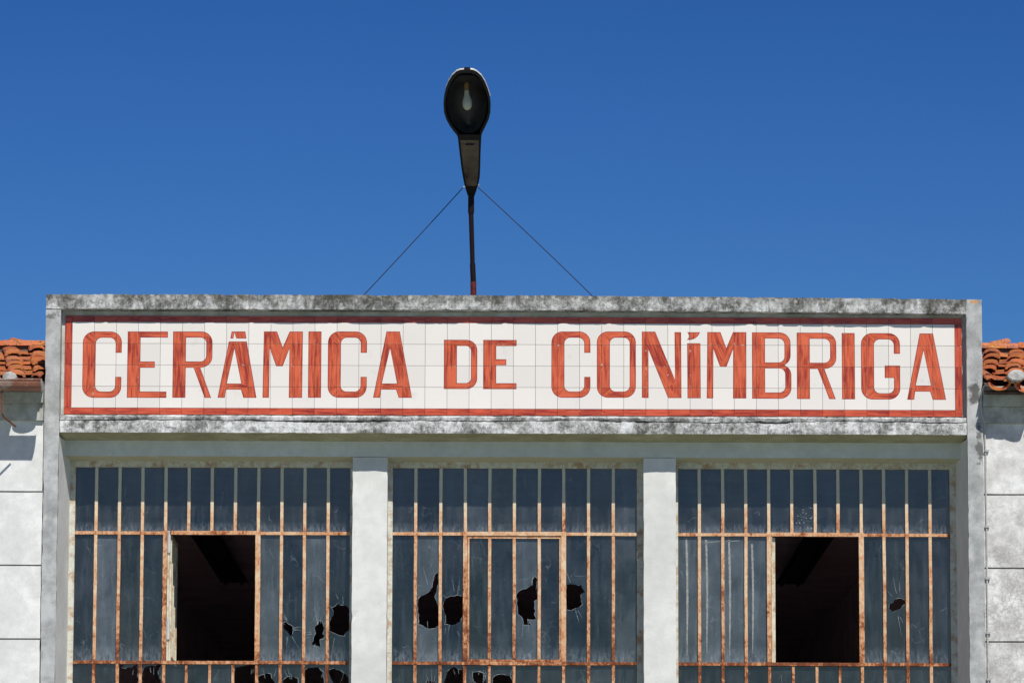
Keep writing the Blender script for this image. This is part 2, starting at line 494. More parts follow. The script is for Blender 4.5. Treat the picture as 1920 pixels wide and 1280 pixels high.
def mat_roof_tile():
    b = NB('terracotta_roof_tile'); g = b.coord('Geo'); oi = b.n('ShaderNodeObjectInfo')
    n1 = b.noise(g, 9.0, 5, 0.7); n2 = b.noise(g, 55.0, 5, 0.75, 0.4)
    c = b.ramp(oi.outputs['Random'], [(0.0, (0.48, 0.095, 0.04)), (0.4, (0.66, 0.17, 0.05)), (0.75, (0.66, 0.23, 0.12)), (1.0, (0.46, 0.10, 0.045))])
    c = b.mix(b.ramp(n2, [(0.46, 0.0), (0.66, 0.45)]), c, (0.62, 0.30, 0.17))
    c = b.mix(b.ramp(n1, [(0.50, 0.0), (0.62, 0.75)]), c, (0.68, 0.27, 0.03))
    c = b.mix(b.ramp(b.noise(g, 38.0, 5, 0.75), [(0.58, 0.0), (0.66, 0.6)]), c, (0.42, 0.38, 0.30))
    dk = b.math('MULTIPLY', b.ramp(n2, [(0.46, 0.0), (0.56, 1.0)]), b.ramp(b.noise(g, 4.0, 3), [(0.40, 0.15), (0.58, 0.9)]))
    c = b.mix(dk, c, (0.09, 0.065, 0.045))
    return b.done(b.principled(c, 0.9, b.bump(n2, 0.5, 0.004), spec=0.2))


M = {}
M['beam'] = mat_weathered_beam()
M['pier'] = mat_plaster('grey_render', (0.50, 0.505, 0.495), (0.22, 0.225, 0.22), 0.62, stain_scale=5.0, spots=[(3.115, 6.465, (0.03, 0.014), (0.62, 0.26, 0.03)), (3.12, 5.84, (0.05, 0.10), (0.06, 0.06, 0.055)), (3.15, 5.50, (0.03, 0.20), (0.10, 0.10, 0.095)), (-3.12, 6.36, (0.06, 0.03), (0.12, 0.12, 0.11))])
M['pillar'] = mat_plaster('white_pillar_render', (0.735, 0.725, 0.69), (0.58, 0.575, 0.545), 0.42, stain_scale=2.0)
M['jamb'] = mat_plaster('whitewashed_jamb', (0.82, 0.82, 0.80), (0.66, 0.66, 0.64), 0.35, stain_scale=3.0)
M['margin'] = mat_plaster('pale_margin_render', (0.66, 0.66, 0.62), (0.36, 0.36, 0.30), 0.4, stain_scale=8.0)
M['lintel'] = mat_plaster('soffit_render', (0.70, 0.72, 0.70), (0.54, 0.56, 0.52), 0.35, warm=(0.56, 0.57, 0.49), bounce_tint=(0.50, 0.46, 0.29))
M['soffit'] = mat_plaster('bounce_tinted_soffit', (0.46, 0.43, 0.28), (0.30, 0.27, 0.16), 0.4, stain_scale=5.0)  # warm ground bounce put into the colour as an olive tone
M['wall'] = mat_plaster('whitewashed_wall', (0.82, 0.815, 0.79), (0.58, 0.58, 0.56), 0.42, stain_scale=3.0)
M['wall_old'] = mat_plaster('crazed_whitewashed_wall', (0.84, 0.83, 0.81), (0.46, 0.44, 0.42), 0.35, crackle=True)
M['cornice'] = mat_plaster('cornice_render', (0.52, 0.53, 0.50), (0.22, 0.22, 0.18), 0.7, warm=(0.30, 0.28, 0.19), stain_scale=6.0)
M['mortar'] = mat_plain('lime_mortar', (0.46, 0.45, 0.42), 0.95, 0.4, 30.0, bump=0.6)
M['white'] = mat_glaze('cream_white_glaze', (0.81, 0.755, 0.695), 0.09, 0.16)
M['red'] = mat_glaze('brushed_red_glaze', (0.58, 0.11, 0.042), 0.05, 0.2, stroke=(0.30, 0.033, 0.018))
M['redline'] = mat_glaze('dark_red_outline_glaze', (0.26, 0.03, 0.02), 0.1, 0.2)
M['redborder'] = mat_glaze('border_red_glaze', (0.52, 0.085, 0.036), 0.05, 0.2, stroke=(0.28, 0.03, 0.018))
M['bar'] = mat_rusty_paint('rusting_painted_steel', (0.72, 0.55, 0.37), (0.27, 0.085, 0.035), (0.56, 0.27, 0.13))
M['cream'] = mat_plain('chipped_cream_paint', (0.72, 0.66, 0.50), 0.7, 0.25, 26.0, dirt=(0.40, 0.22, 0.10))
M['glass'] = mat_glass()
M['milky'] = mat_glass('milky_window_glass', 1.9, 0.07)
M['frame'] = mat_plain('chipped_frame_paint', (0.66, 0.65, 0.56), 0.8, 0.25, 30.0, dirt=(0.38, 0.22, 0.11))
M['bed'] = mat_plain('dark_grout', (0.34, 0.32, 0.29), 0.95, 0.4, 30.0)
M['edge'] = mat_plain('broken_glass_edge', (0.46, 0.52, 0.54), 0.3, 0.6, 60.0)
M['pale_mark'] = mat_plain('pale_grey_streak', (0.34, 0.35, 0.34), 0.9, 0.5, 60.0)
M['room'] = mat_plain('grimy_dark_interior', (0.80, 0.58, 0.58), 0.95, 0.25, 2.0)
M['fixture'] = mat_plain('dark_dusty_metal', (0.018, 0.018, 0.02), 0.7, 0.4, 10.0)
M['roof'] = mat_roof_tile()
M['roof_old'] = M['roof']
M['flat'] = mat_plain('bituminous_roof_felt', (0.06, 0.06, 0.06), 0.95, 0.3, 5.0)
M['gutter'] = mat_plain('brown_gutter_metal', (0.30, 0.115, 0.07), 0.6, 0.35, 12.0, dirt=(0.38, 0.33, 0.28))
M['zinc'] = mat_plain('pale_zinc', (0.42, 0.43, 0.43), 0.5, 0.3, 15.0)
M['rust'] = mat_plain('rusty_iron', (0.22, 0.085, 0.045), 0.9, 0.5, 30.0)
M['orange_tone'] = mat_plain('bright_orange', (0.50, 0.13, 0.05), 0.9, 0.5, 40.0)
M['black'] = mat_plain('blackened_lamp_enamel', (0.010, 0.007, 0.008), 0.5, 0.4, 18.0)
M['pole'] = mat_plain('black_painted_pole', (0.016, 0.006, 0.008), 0.7, 0.4, 20.0, spec=0.2)
M['oxide'] = mat_plain('red_oxide_primer', (0.15, 0.018, 0.018), 0.7, 0.5, 20.0)
M['neck'] = mat_plain('stained_lamp_neck', (0.19, 0.145, 0.10), 0.45, 0.5, 6.0, dirt=(0.035, 0.012, 0.014))
M['reflector'] = mat_plain('tarnished_reflector', (0.028, 0.029, 0.031), 0.35, 0.5, 9.0, dirt=(0.012, 0.008, 0.007))
M['offwhite'] = mat_plain('plain_offwhite', (0.62, 0.62, 0.60), 0.4, 0.2, 15.0)
M['bulb'] = mat_plain('frosted_bulb_glass', (0.52, 0.50, 0.38), 0.2, 0.1, 15.0)
M['brass'] = mat_plain('tarnished_brass', (0.32, 0.20, 0.07), 0.5, 0.3, 30.0, metallic=0.3)
M['wire'] = mat_plain('dark_steel_wire', (0.02, 0.015, 0.02), 0.7, 0.2, 30.0)
M['cable'] = mat_plain('grey_cable_sheath', (0.52, 0.51, 0.48), 0.7, 0.3, 30.0)
M['ground'] = mat_plain('dry_earth_and_grass', (0.37, 0.42, 0.38), 0.95, 0.25, 0.8, dirt=(0.20, 0.26, 0.16))

# ------------------------------------------------------------------ ground
g = MB()
g.poly([(-1500, -1500, 0), (1500, -1500, 0), (1500, 1500, 0), (-1500, 1500, 0)])
g.build('ground', M['ground'], kind='structure')

# ------------------------------------------------------------------ the factory front
T = 0.09      #
DL, DW = 0.234, 0.43   # depth of the lintel face and of the window bars
# depth of the tile plane
bld = empty('factory_building', (0, 0.4, 0), label='grey concrete factory front framing the long tiled sign above three tall rusty windows', cat='building')

# top beam of the sign frame (right end sags 2 cm, as in the photo)
mb = MB()
rough_block(mb, [(0.0, 6.402), (0.34, 6.402), (0.34, 6.502), (0.0, 6.502)], -3.167, 3.068, 0.022, 0.0028, 0.012, seed=1, axis='x', zstep=0.022)
for v in mb.v:
    v.z -= 0.019 * max(0, (v.x - 0.2) / 3.0) ** 1.3
mb.build('top_beam', M['beam'], bld, origin=(0, 0.15, 6.45))

# piers
for s, sd in ((-1, 2), (1, 3)):
    mb = MB()
    xo = 3.172 if s > 0 else 3.167
    pl = [(s * xo, 0.0), (s * 3.066, 0.0), (s * 3.066, 0.50), (s * xo, 0.50)]
    rough_block(mb, pl, 0.0, 6.395 if s < 0 else 6.484, 0.035, 0.0020, 0.007, seed=sd, zstep=0.035)
    mb.build('pier', M['pier'], bld, origin=(s * 3.12, 0.4, 0), label='%s end pier of the facade, worn grey render' % ('left' if s < 0 else 'right'))

for s in (-1, 1):
    mb = MB()
    rough_block(mb, [(s * 3.0655, 0.004), (s * 3.022, 0.43), (s * 3.022, 0.50), (s * 3.0655, 0.50)], 0.0, 5.531, 0.04, 0.0014, 0.004, seed=50 + s, zstep=0.05)
    mb.build('jamb', M['jamb'], bld, origin=(s * 3.04, 0.3, 0))

# wall behind the sign and above the windows
mb = MB()
mb.box(-3.0655, 3.0655, T + 0.008, 0.50, 5.6925, 6.401)
mb.build('sign_wall', M['margin'], bld, origin=(0, 0.4, 5.7))

# lower beam: face, ledge cap on top, real gap (crack) between them
def jag(x, seed):
    p = Vector((x * 1.1, seed, 0)); q = Vector((x * 7.0, seed + 3, 0)); r = Vector((x * 28.0, seed + 9, 0))
    return -0.006 + noise.noise(p) * 0.016 + noise.noise(q) * 0.008 + noise.noise(r) * 0.004
gaps = [(-1.75, 0.15, .006), (-1.35, 0.25, .010), (-1.0, 0.28, .011), (-0.2, .25, .003), (0.75, .22, .013), (1.75, .14, .022), (2.6, .5, .004), (0.3, .1, .004), (-2.5, .4, .004)]
def gap(x):
    g_ = 0.0055
    for c, w_, h_ in gaps:
        u = abs(x - c) / w_
        if u < 1: g_ += 1.6 * h_ * (1 - u * u) * (0.55 + 0.9 * abs(noise.noise(Vector((x * 16, 4, 2)))))
    return g_
cap = MB(); face = MB()
NX = 520
xs = [-3.062 + 6.124 * i / NX for i in range(NX + 1)]
def strip(mbx, prof):
    """prof(x) -> list of (y,z) closed section"""
    rings = []
    for x in xs:
        b0 = len(mbx.v)
        sec = prof(x)
        for (y, z) in sec:
            d = noise.noise(Vector((x * 24, y * 24, z * 24))) * 0.0022 + noise.noise(Vector((x * 5, y * 5, z * 5))) * 0.003
            mbx.v.append(Vector((x, y + d * (1 if y < 0.2 else 0), z + d * 0.6)))
        rings.append((b0, len(sec)))
    n = rings[0][1]
    for (a, _), (b, _) in zip(rings, rings[1:]):
        for k in range(n):
            l = (k + 1) % n
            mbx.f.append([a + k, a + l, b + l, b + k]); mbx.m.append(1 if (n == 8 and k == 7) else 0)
    mbx.f.append([rings[0][0] + k for k in range(n)]); mbx.m.append(0)
    mbx.f.append([rings[-1][0] + k for k in range(n)]); mbx.m.append(0)
def chipz(x, sd, a=0.006):
    return max(0, noise.noise(Vector((x * 13, sd, 0))) + 0.5 * noise.noise(Vector((x * 45, sd, 1))) - 0.15) * a
strip(cap, lambda x: [(0.012, 5.652 + jag(x, 1) + gap(x) / 2), (0.006 + chipz(x, 8), 5.668 - chipz(x, 8)), (0.03 + chipz(x, 5), 5.682 - chipz(x, 5)), (0.10, 5.686), (0.10, 5.64), (0.05, 5.645)])
cap.build('ledge_cap', M['beam'], bld, origin=(0, 0.1, 5.67), label='thin cracked top coat of the ledge under the sign')
strip(face, lambda x: [(0.0, 5.560 + chipz(x, 11)), (-0.002, 5.60), (0.0, 5.63), (0.002, 5.650 + jag(x, 1) - gap(x) / 2), (0.05, 5.638), (0.099, 5.636), (0.2335, 5.636), (0.2335, 5.532)])
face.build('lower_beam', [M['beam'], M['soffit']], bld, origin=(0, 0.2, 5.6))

# lintel over the windows, its soffit in the shade
mb = MB()
rough_block(mb, [(0.234, 5.427), (0.50, 5.409), (0.50, 5.635), (0.234, 5.635)], -3.045, 3.045, 0.05, 0.0012, 0.004, seed=5, axis='x', zstep=0.05)
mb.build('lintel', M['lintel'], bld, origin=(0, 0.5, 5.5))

# pillars between the windows
for (x0, x1, sd) in ((-1.089, -0.852, 6), (0.887, 1.106, 7)):
    mb = MB()
    rough_block(mb, [(x0, 0.2343), (x1, 0.2343), (x1, 0.50), (x0, 0.50)], 0.0, 5.424, 0.045, 0.0012, 0.006, seed=sd, zstep=0.045)
    mb.build('pillar', M['pillar'], bld, origin=((x0 + x1) / 2, 0.6, 0))

# wall below the windows (out of the picture) and the dark hall behind
mb = MB(); mb.box(-3.02, 3.02, 0.30, 0.49, 0.0, 1.12); mb.build('sill_wall', M['pillar'], bld, origin=(0, 0.7, 0))
mb = MB(); mb.box(-3.17, 3.17, 0.51, 20.0, 5.52, 5.68); mb.build('hall_ceiling', M['room'], bld, origin=(0, 7, 5.6))
mb = MB()
mb.box(-3.17, -3.06, 0.51, 20.0, 0.01, 5.52); mb.box(3.06, 3.17, 0.51, 20.0, 0.01, 5.52); mb.box(-3.06, 3.06, 19.9, 20.0, 0.01, 5.52)
mb.box(-3.06, 3.06, 0.51, 19.9, 0.01, 0.03)
mb.build('hall_interior', M['room'], bld, origin=(0, 7, 0))
mb = MB(); mb.box(-3.16, 3.16, 0.345, 20.0, 6.20, 6.30); mb.build('flat_roof', M['flat'], bld, origin=(0, 7, 6.2))
mb = MB(); mb.box(-3.17, -3.06, 0.51, 20, 5.69, 6.19); mb.box(3.06, 3.17, 0.51, 20, 5.69, 6.19); mb.build('roof_edge', M['pier'], bld, origin=(0, 17, 5.7))
# sagging strip of felt peeping over the parapet beside the lamp
xa, za = at(782, 552, 0.5); xb, zb = at(858, 553, 0.5)
mb = MB(); mb.box(xa, xb, 0.40, 0.62, 6.29, 6.5135); mb.build('roof_kerb', M['flat'], bld, origin=(xa, 0.5, 6.3))

# ------------------------------------------------------------------ windows
def pane_mesh(x0, x1, z0, z1, holes, cracks=(), origin=(0, 0, 0)):
    """a pane with real holes: constrained triangulation, 3 mm thick; slot 1 = pale broken edge"""
    vs = []; es = []
    def loop(pts):
        b = len(vs)
        vs.extend(Vector(p) for p in pts)
        for i in range(len(pts)): es.append((b + i, b + (i + 1) % len(pts)))
    rect = [(x0, z0), (x1, z0), (x1, z1), (x0, z1)]
    loop(rect)
    for h in holes: loop(h)
    V, E_, Fc, _, _, _ = delaunay_2d_cdt(vs, es, [], 0, 1e-6)
    keep = []
    for f in Fc:
        c = sum((V[i] for i in f), Vector((0, 0))) / len(f)
        if not (x0 < c.x < x1 and z0 < c.y < z1): continue
        if any(inside(c.x, c.y, h) for h in holes): continue
        keep.append(list(f))
    m = MB()
    YF, YB = 0.449, 0.452
    b = 0
    n = len(V)
    m.v = [Vector((v.x, YF, v.y)) for v in V] + [Vector((v.x, YB, v.y)) for v in V]
    cnt = {}
    for f in keep:
        m.f.append(f); m.m.append(0)
        for i in range(len(f)):
            e = (f[i], f[(i + 1) % len(f)])
            cnt[tuple(sorted(e))] = cnt.get(tuple(sorted(e)), 0) + 1
    for f in keep:
        m.f.append([i + n for i in f][::-1]); m.m.append(0)
    # pale chipped rim on the holes
    for h in holes:
        k = len(h)
        for i in range(k):
            a = Vector(h[i]); c = Vector(h[(i + 1) % k])
            t = (c - a)
            if t.length < 1e-4 or noise.noise(Vector((a.x * 23, a.y * 23, 8))) < 0.0: continue
            nrm = Vector((t.y, -t.x)).normalized() * (0.0012 + 0.0025 * abs(noise.noise(Vector((a.x * 60, a.y * 60, 3)))))
            q = [a, c, c + nrm, a + nrm]; q2 = [a - nrm, c - nrm, c, a]
            area = sum(h[j][0] * h[(j + 1) % k][1] - h[(j + 1) % k][0] * h[j][1] for j in range(k))
            qq = q if area > 0 else q2
            if all(x0 + .001 < p.x < x1 - .001 and z0 < p.y < z1 for p in qq):
                m.poly([(p.x, YF - 0.0008, p.y) for p in qq], 1)
    for (ax, az, bx, bz, wd) in cracks:
        a = Vector((ax, az)); c = Vector((bx, bz)); t = (c - a).normalized(); nn_ = Vector((-t.y, t.x)) * wd
        qq = [a - nn_, c - nn_ * 0.3, c + nn_ * 0.3, a + nn_]
        if all(x0 + .001 < p.x < x1 - .001 and z0 < p.y < z1 for p in qq):
            m.poly([(p.x, YF - 0.0008, p.y) for p in qq], 1)
    return m


def inside(x, y, poly):
    c = False; n = len(poly); j = n - 1
    for i in range(n):
        xi, yi = poly[i][0], poly[i][1]; xj, yj = poly[j][0], poly[j][1]
        if (yi > y) != (yj > y) and x < (xj - xi) * (y - yi) / (yj - yi) + xi: c = not c
        j = i
    return c


def Z1(l): return [at(a / 2.66667, 800 + b / 2.66667, 0.45) for a, b in l]
def Z2(l): return [at(440 + a / 2.66667, 800 + b / 2.66667, 0.45) for a, b in l]
def Z3(l): return [at(900 + a / 2.66667, 800 + b / 2.66667, 0.45) for a, b in l]
def Z5(l): return [at(1540 + a / 2.66667, 800 + b / 2.66667, 0.45) for a, b in l]

JR = random.Random(11)
def jagged(poly, amp=0.004, sd=0):
    out = []
    for i in range(len(poly)):
        a = Vector(poly[i]); b = Vector(poly[(i + 1) % len(poly)])
        k = max(1, int((b - a).length / 0.02))
        for j in range(k):
            p = a.lerp(b, j / k)
            t = b - a; nn_ = Vector((-t.y, t.x)).normalized()
            d = 0 if j == 0 else JR.uniform(-1, 1) * amp
            out.append(tuple(p + nn_ * d))
    return out

HOLES = [
    Z2([(243, 978), (255, 974), (270, 985), (290, 995), (292, 1015), (288, 1035), (278, 1042), (262, 1022), (245, 1005)]),
    Z2([(420, 968), (437, 970), (447, 1000), (440, 1035), (450, 1045), (425, 1062), (430, 1098), (383, 1085), (405, 1030), (400, 1010)]),
    Z2([(485, 905), (515, 883), (545, 890), (572, 905), (580, 990), (548, 1045), (520, 1040), (500, 1030), (474, 1020), (472, 985), (482, 955), (495, 940)]),
    Z2([(917, 860), (930, 845), (975, 820), (990, 780), (1000, 740), (1013, 725), (1018, 740), (1015, 790), (1000, 850), (1010, 880), (1020, 900), (1018, 990), (1000, 1005), (975, 1008), (945, 995), (917, 985)]),
    Z2([(1045, 875), (1060, 855), (1100, 845), (1146, 838), (1146, 940), (1130, 970), (1085, 990), (1050, 985), (1055, 940), (1045, 915)]),
    Z3([(186, 830), (215, 810), (250, 797), (262, 765), (275, 745), (287, 760), (287, 860), (270, 870), (277, 920), (270, 935), (282, 958), (240, 962), (258, 988), (215, 988), (210, 950), (190, 935), (183, 880)]),
    Z3([(430, 788), (455, 785), (495, 795), (505, 788), (512, 805), (525, 825), (505, 835), (505, 870), (512, 885), (480, 905), (455, 917), (430, 912)]),
    Z5([(338, 905), (340, 885), (358, 880), (370, 860), (395, 855), (418, 865), (420, 885), (385, 912), (358, 925)]),
    # bottom row, running on below the picture
    Z1([(589, 1186), (622, 1188), (604, 1205), (640, 1200), (688, 1186), (688, 1420), (589, 1440)]),
    Z1([(712, 1225), (730, 1198), (760, 1190), (806, 1188), (790, 1235), (804, 1262), (800, 1400), (705, 1420)]),
    Z1([(1173, 1192), (1195, 1202), (1218, 1188), (1276, 1190), (1280, 1420), (1168, 1400)]),
    Z2([(-8, 1215), (20, 1195), (70, 1190), (96, 1215), (97, 1265), (60, 1290), (30, 1400), (-8, 1400)]),
    Z2([(118, 1248), (150, 1236), (180, 1232), (185, 1256), (204, 1285), (195, 1400), (120, 1390)]),
    Z2([(245, 1262), (262, 1248), (285, 1245), (318, 1258), (322, 1380), (240, 1370)]),
    Z2([(350, 1217), (370, 1200), (420, 1200), (446, 1225), (446, 1400), (350, 1400)]),
    Z2([(470, 1215), (500, 1205), (540, 1225), (568, 1250), (570, 1380), (540, 1400), (500, 1330), (500, 1290), (482, 1260)]),
    Z2([(962, 1265), (980, 1270), (1005, 1272), (1010, 1380), (960, 1390)]),
    Z2([(1045, 1280), (1060, 1240), (1075, 1210), (1100, 1197), (1145, 1215), (1148, 1400), (1045, 1400)]),
    Z2([(1190, 1250), (1190, 1225), (1220, 1220), (1250, 1235), (1258, 1280), (1255, 1400), (1180, 1400)]),
    Z3([(-5, 1222), (15, 1230), (30, 1260), (33, 1400), (-10, 1390)]),
    Z3([(62, 1255), (80, 1240), (110, 1235), (150, 1245), (163, 1270), (166, 1390), (66, 1400)]),
]
HOLES = [jagged(h, 0.008, i) for i, h in enumerate(HOLES)]
HC = [(sum(p[0] for p in h) / len(h), sum(p[1] for p in h) / len(h), max(max(abs(p[0] - sum(q[0] for q in h) / len(h)) for p in h), 0.02)) for h in HOLES]

ZT, ZA, ZB, ZC = 5.372, 4.923, 4.042, 1.20
BW = 0.0105

WINS = [
    dict(x0=-2.986, x1=-1.110, bars=[-2.843, -2.684, -2.527, -2.369, -2.211, -2.053, -1.894, -1.736, -1.577, -1.420, -1.260], sash=(3, 7), open=True,
         label='left window with its small sash swung open'),
    dict(x0=-0.820, x1=0.8455, bars=[-0.6625, -0.4925, -0.3245, -0.1575, 0.0105, 0.1805, 0.3465, 0.5165, 0.6855], sash=(2, 6), open=False,
         label='middle window with all sashes shut and four holes in the glass'),
    dict(x0=1.1265, x1=2.981, bars=[1.2715, 1.4315, 1.5885, 1.7455, 1.9025, 2.0625, 2.2185, 2.3755, 2.5315, 2.6875, 2.8455], sash=(3, 7), open=True,
         label='right window with its small sash swung open'),
]

def bar_mesh(L, w_=BW, d0=0.775, d1=0.797, vertical=True, seed=0):
    m = MB()
    n = max(2, int(L / 0.05))
    for i in range(n + 1):
        t = L * i / n
        dx = noise.noise(Vector((t * 3.0, seed, 1))) * 0.0018; dw = noise.noise(Vector((t * 17, seed, 5))) * 0.0012
        for (a, y) in ((-w_ - dw + dx, 0.0), (w_ + dw + dx, 0.0), (w_ + dx, d1 - d0), (-w_ + dx, d1 - d0)):
            m.v.append(Vector((a, y, t)) if vertical else Vector((t, y, a)))
    for i in range(n):
        for k in range(4):
            l = (k + 1) % 4
            m.f.append([i * 4 + k, i * 4 + l, i * 4 + 4 + l, i * 4 + 4 + k]); m.m.append(0)
    m.f.append([0, 1, 2, 3]); m.m.append(0); m.f.append([n * 4 + k for k in range(4)]); m.m.append(0)
    return m

def vbar(name, x, z0, z1, par, w_=BW, y=0.425, mat='bar', **k):
    me = bar_mesh(z1 - z0, w_, 0, 0.022, True, seed=x * 7 + z0).mesh(name, M[mat])
    return link_mesh(name, me, (x, y, z0), par, **k)

def hbar(name, x0, x1, z, par, w_=0.0105, y=0.423, mat='bar', **k):
    me = bar_mesh(x1 - x0, w_, 0, 0.024, False, seed=x0 * 5 + z).mesh(name, M[mat])
    return link_mesh(name, me, (x0, y, z), par, **k)

for wi, W in enumerate(WINS):
    x0, x1, bars = W['x0'], W['x1'], W['bars']
    s0, s1 = W['sash']
    fr = MB()
    fy0, fy1 = 0.418, 0.48
    lw = 0.022
    lx0 = {0: -3.027, 1: -0.853, 2: 1.105}[wi]; lx1 = {0: -1.088, 1: 0.888, 2: 3.027}[wi]
    fr.box(lx0 + .0005, x0, fy0, fy1, ZC, ZT + 0.001)
    fr.box(x1, lx1 - .0005, fy0, fy1, ZC, ZT + 0.001)
    fr.box(lx0 + .0005, lx1 - .0005, fy0 + 0.001, fy1, ZT + .0012, 5.425)
    fr.box(lx0 + .0005, lx1 - .0005, fy0 + 0.001, fy1, 1.12, ZC - 0.0002)
    win = fr.build('window', M['frame'], bld, origin=((x0 + x1) / 2, 0.45, 1.2), label=W['label'])
    xs_ = [x0] + bars + [x1]
    sx0, sx1 = bars[s0], bars[s1]
    # upper-row bars
    for bx in bars:
        vbar('glazing_bar', bx, ZA + BW, ZT, win)
    # crossbars
    hbar('crossbar', x0, sx0 - 0.018, ZA, win)
    hbar('crossbar', sx1 + 0.018, x1, ZA, win)
    hbar('crossbar', sx0 - 0.018, sx1 + 0.018, ZA + 0.002, win, w_=0.013, y=0.418)
    hbar('crossbar', x0, sx0 - 0.018, ZB, win)
    hbar('crossbar', sx1 + 0.018, x1, ZB, win)
    hbar('crossbar', sx0 - 0.018, sx1 + 0.018, ZB - 0.001, win, w_=0.011, y=0.418)
    for i, bx in enumerate(bars):
        if not (s0 <= i <= s1): vbar('glazing_bar', bx, ZB + BW, ZA - BW, win)
    # sash surround
    for bx in (sx0, sx1):
        vbar('sash_jamb', bx, ZB + 0.0105, ZA - 0.0112, win, w_=0.017 if bx == sx1 else 0.014, y=0.416)
    for i, bx in enumerate(bars):
        off = 0.0 if not (s0 < i < s1) else (-0.004 if wi == 0 else 0.006 if wi == 2 else 0)
        vbar('glazing_bar', bx + off, ZC, ZB - 0.012, win, w_=BW if not (s0 < i < s1) else 0.009)
    # panes
    def pane(a, c, z0, z1, name='pane', sd=0, dy=0.0):
        gm = M['glass']
        if (wi == 2 and c < sx0 + .02 and z1 < ZA and z0 > 3.9) or (z1 < ZA and z0 > 3.9 and rnd.random() < .08): gm = M['milky']
        hs_ = [h for h in HOLES if any(a < p[0] < c and z0 < p[1] < z1 for p in h) and a - .04 < sum(p[0] for p in h) / len(h) < c + .04]
        cr_ = []
        for hx, hz, hr in [hc for hc, h in zip(HC, HOLES) if h in hs_]:
            for _ in range(14):
                an = rnd.uniform(0, 2 * pi); r0 = hr * rnd.uniform(0.9, 1.3); r1 = r0 + rnd.uniform(0.02, 0.10)
                cr_.append((hx + cos(an) * r0, hz + sin(an) * r0 * 1.4, hx + cos(an + .1) * r1, hz + sin(an + .1) * r1 * 1.4, 0.0009))
        if rnd.random() < 0.35:
            px_ = rnd.uniform(a + .03, c - .03); pz = rnd.uniform(z0 + .1, z1 - .05)
            for _ in range(3):
                qx = px_ + rnd.uniform(-.03, .03); qz = pz + rnd.uniform(-.05, .05)
                cr_.append((px_, pz, qx, qz, 0.0005)); px_, pz = qx, qz
        m = pane_mesh(a, c, z0, z1, hs_, cr_)
        ta = rnd.uniform(-0.004, 0.004)
        o = m.build(name, [gm, M['edge']], win, origin=((a + c) / 2, 0.4495 + dy, (z0 + z1) / 2))
        if z0 > 3.9: o.rotation_euler = (rnd.uniform(-.006, .006), 0, rnd.uniform(-.02, .02))
        return o
    for i in range(len(xs_) - 1):
        a, c = xs_[i] + 0.001, xs_[i + 1] - 0.001
        pane(a, c, ZA + 0.001, ZT)
        pane(a, c, ZC + 0.001, ZB - 0.001)
        if not (s0 + 1 <= i <= s1):
            pane(a, c, ZB + 0.001, ZA - 0.001)
    if not W['open']:
        a, c = sx0 + 0.017, sx1 - 0.017
        sm = MB()
        sm.box(a, a + 0.012, 0.429, 0.445, ZB + .0115, ZA - .012); sm.box(c - 0.012, c, 0.429, 0.445, ZB + .0115, ZA - .012)
        sm.box(a + .0121, c - .0121, 0.429, 0.445, ZB + .0115, ZB + .026); sm.box(a + .0121, c - .0121, 0.429, 0.445, ZA - .030, ZA - .012)
        sm.build('sash', M['bar'], win, origin=((a + c) / 2, 0.44, ZB))
        xx = [sx0] + bars[s0 + 1:s1] + [sx1]
        for bx in bars[s0 + 1:s1]:
            vbar('sash_bar', bx, ZB + .027, ZA - .031, win, y=0.4255, w_=0.0105)
        for i in range(len(xx) - 1):
            pane(xx[i] + .001, xx[i + 1] - .001, ZB + .012, ZA - .012, 'pane')
    else:
        # the opened leaf stands inwards, hinged on the left jamb
        hx = sx0 + 0.022
        Wd = sx1 - sx0 - 0.05
        lf = MB()
        y0 = 0.455
        zl, zh = ZB + .014, ZA - .016
        lf.box(hx, hx + .022, y0, y0 + .03, zl, zh); lf.box(hx, hx + .022, y0 + Wd - .03, y0 + Wd, zl, zh)
        lf.box(hx, hx + .022, y0 + .0301, y0 + Wd - .0301, zl, zl + .03); lf.box(hx, hx + .022, y0 + .0301, y0 + Wd - .0301, zh - .03, zh)
        for k in (1, 2, 3):
            yy = y0 + .015 + (Wd - .03) * k / 4
            lf.box(hx + .002, hx + .020, yy - .009, yy + .009, zl + .0301, zh - .0301)
        lf.build('open_sash', M['cream'], win, origin=(hx, y0, zl))
        gm = MB(); gm.box(hx + .009, hx + .012, y0 + .0305, y0 + Wd - .0305, zl + .0305, zh - .0305)
        gm.build('sash_pane', [M['glass']], win, origin=(hx, y0 + .2, zl + .2))
        if wi == 0:
            for zz in (4.86, 4.27):
                hm = MB(); hm.box(hx - .006, hx + .014, 0.418, 0.4495, zz - .07, zz + .07); hm.tube([(hx + .004, .414, zz - .075), (hx + .004, .414, zz + .075)], .006, 6)
                hm.build('hinge', M['offwhite'], win, origin=(hx, .43, zz))
        st_ = MB(); st_.box(sx0 + .0165, sx0 + (.030 if wi == 0 else .022), .422, .4475, ZB + .012, ZA - .014)
        st_.build('sash_stile', M['cream'], win, origin=(sx0 + .02, .43, ZB))

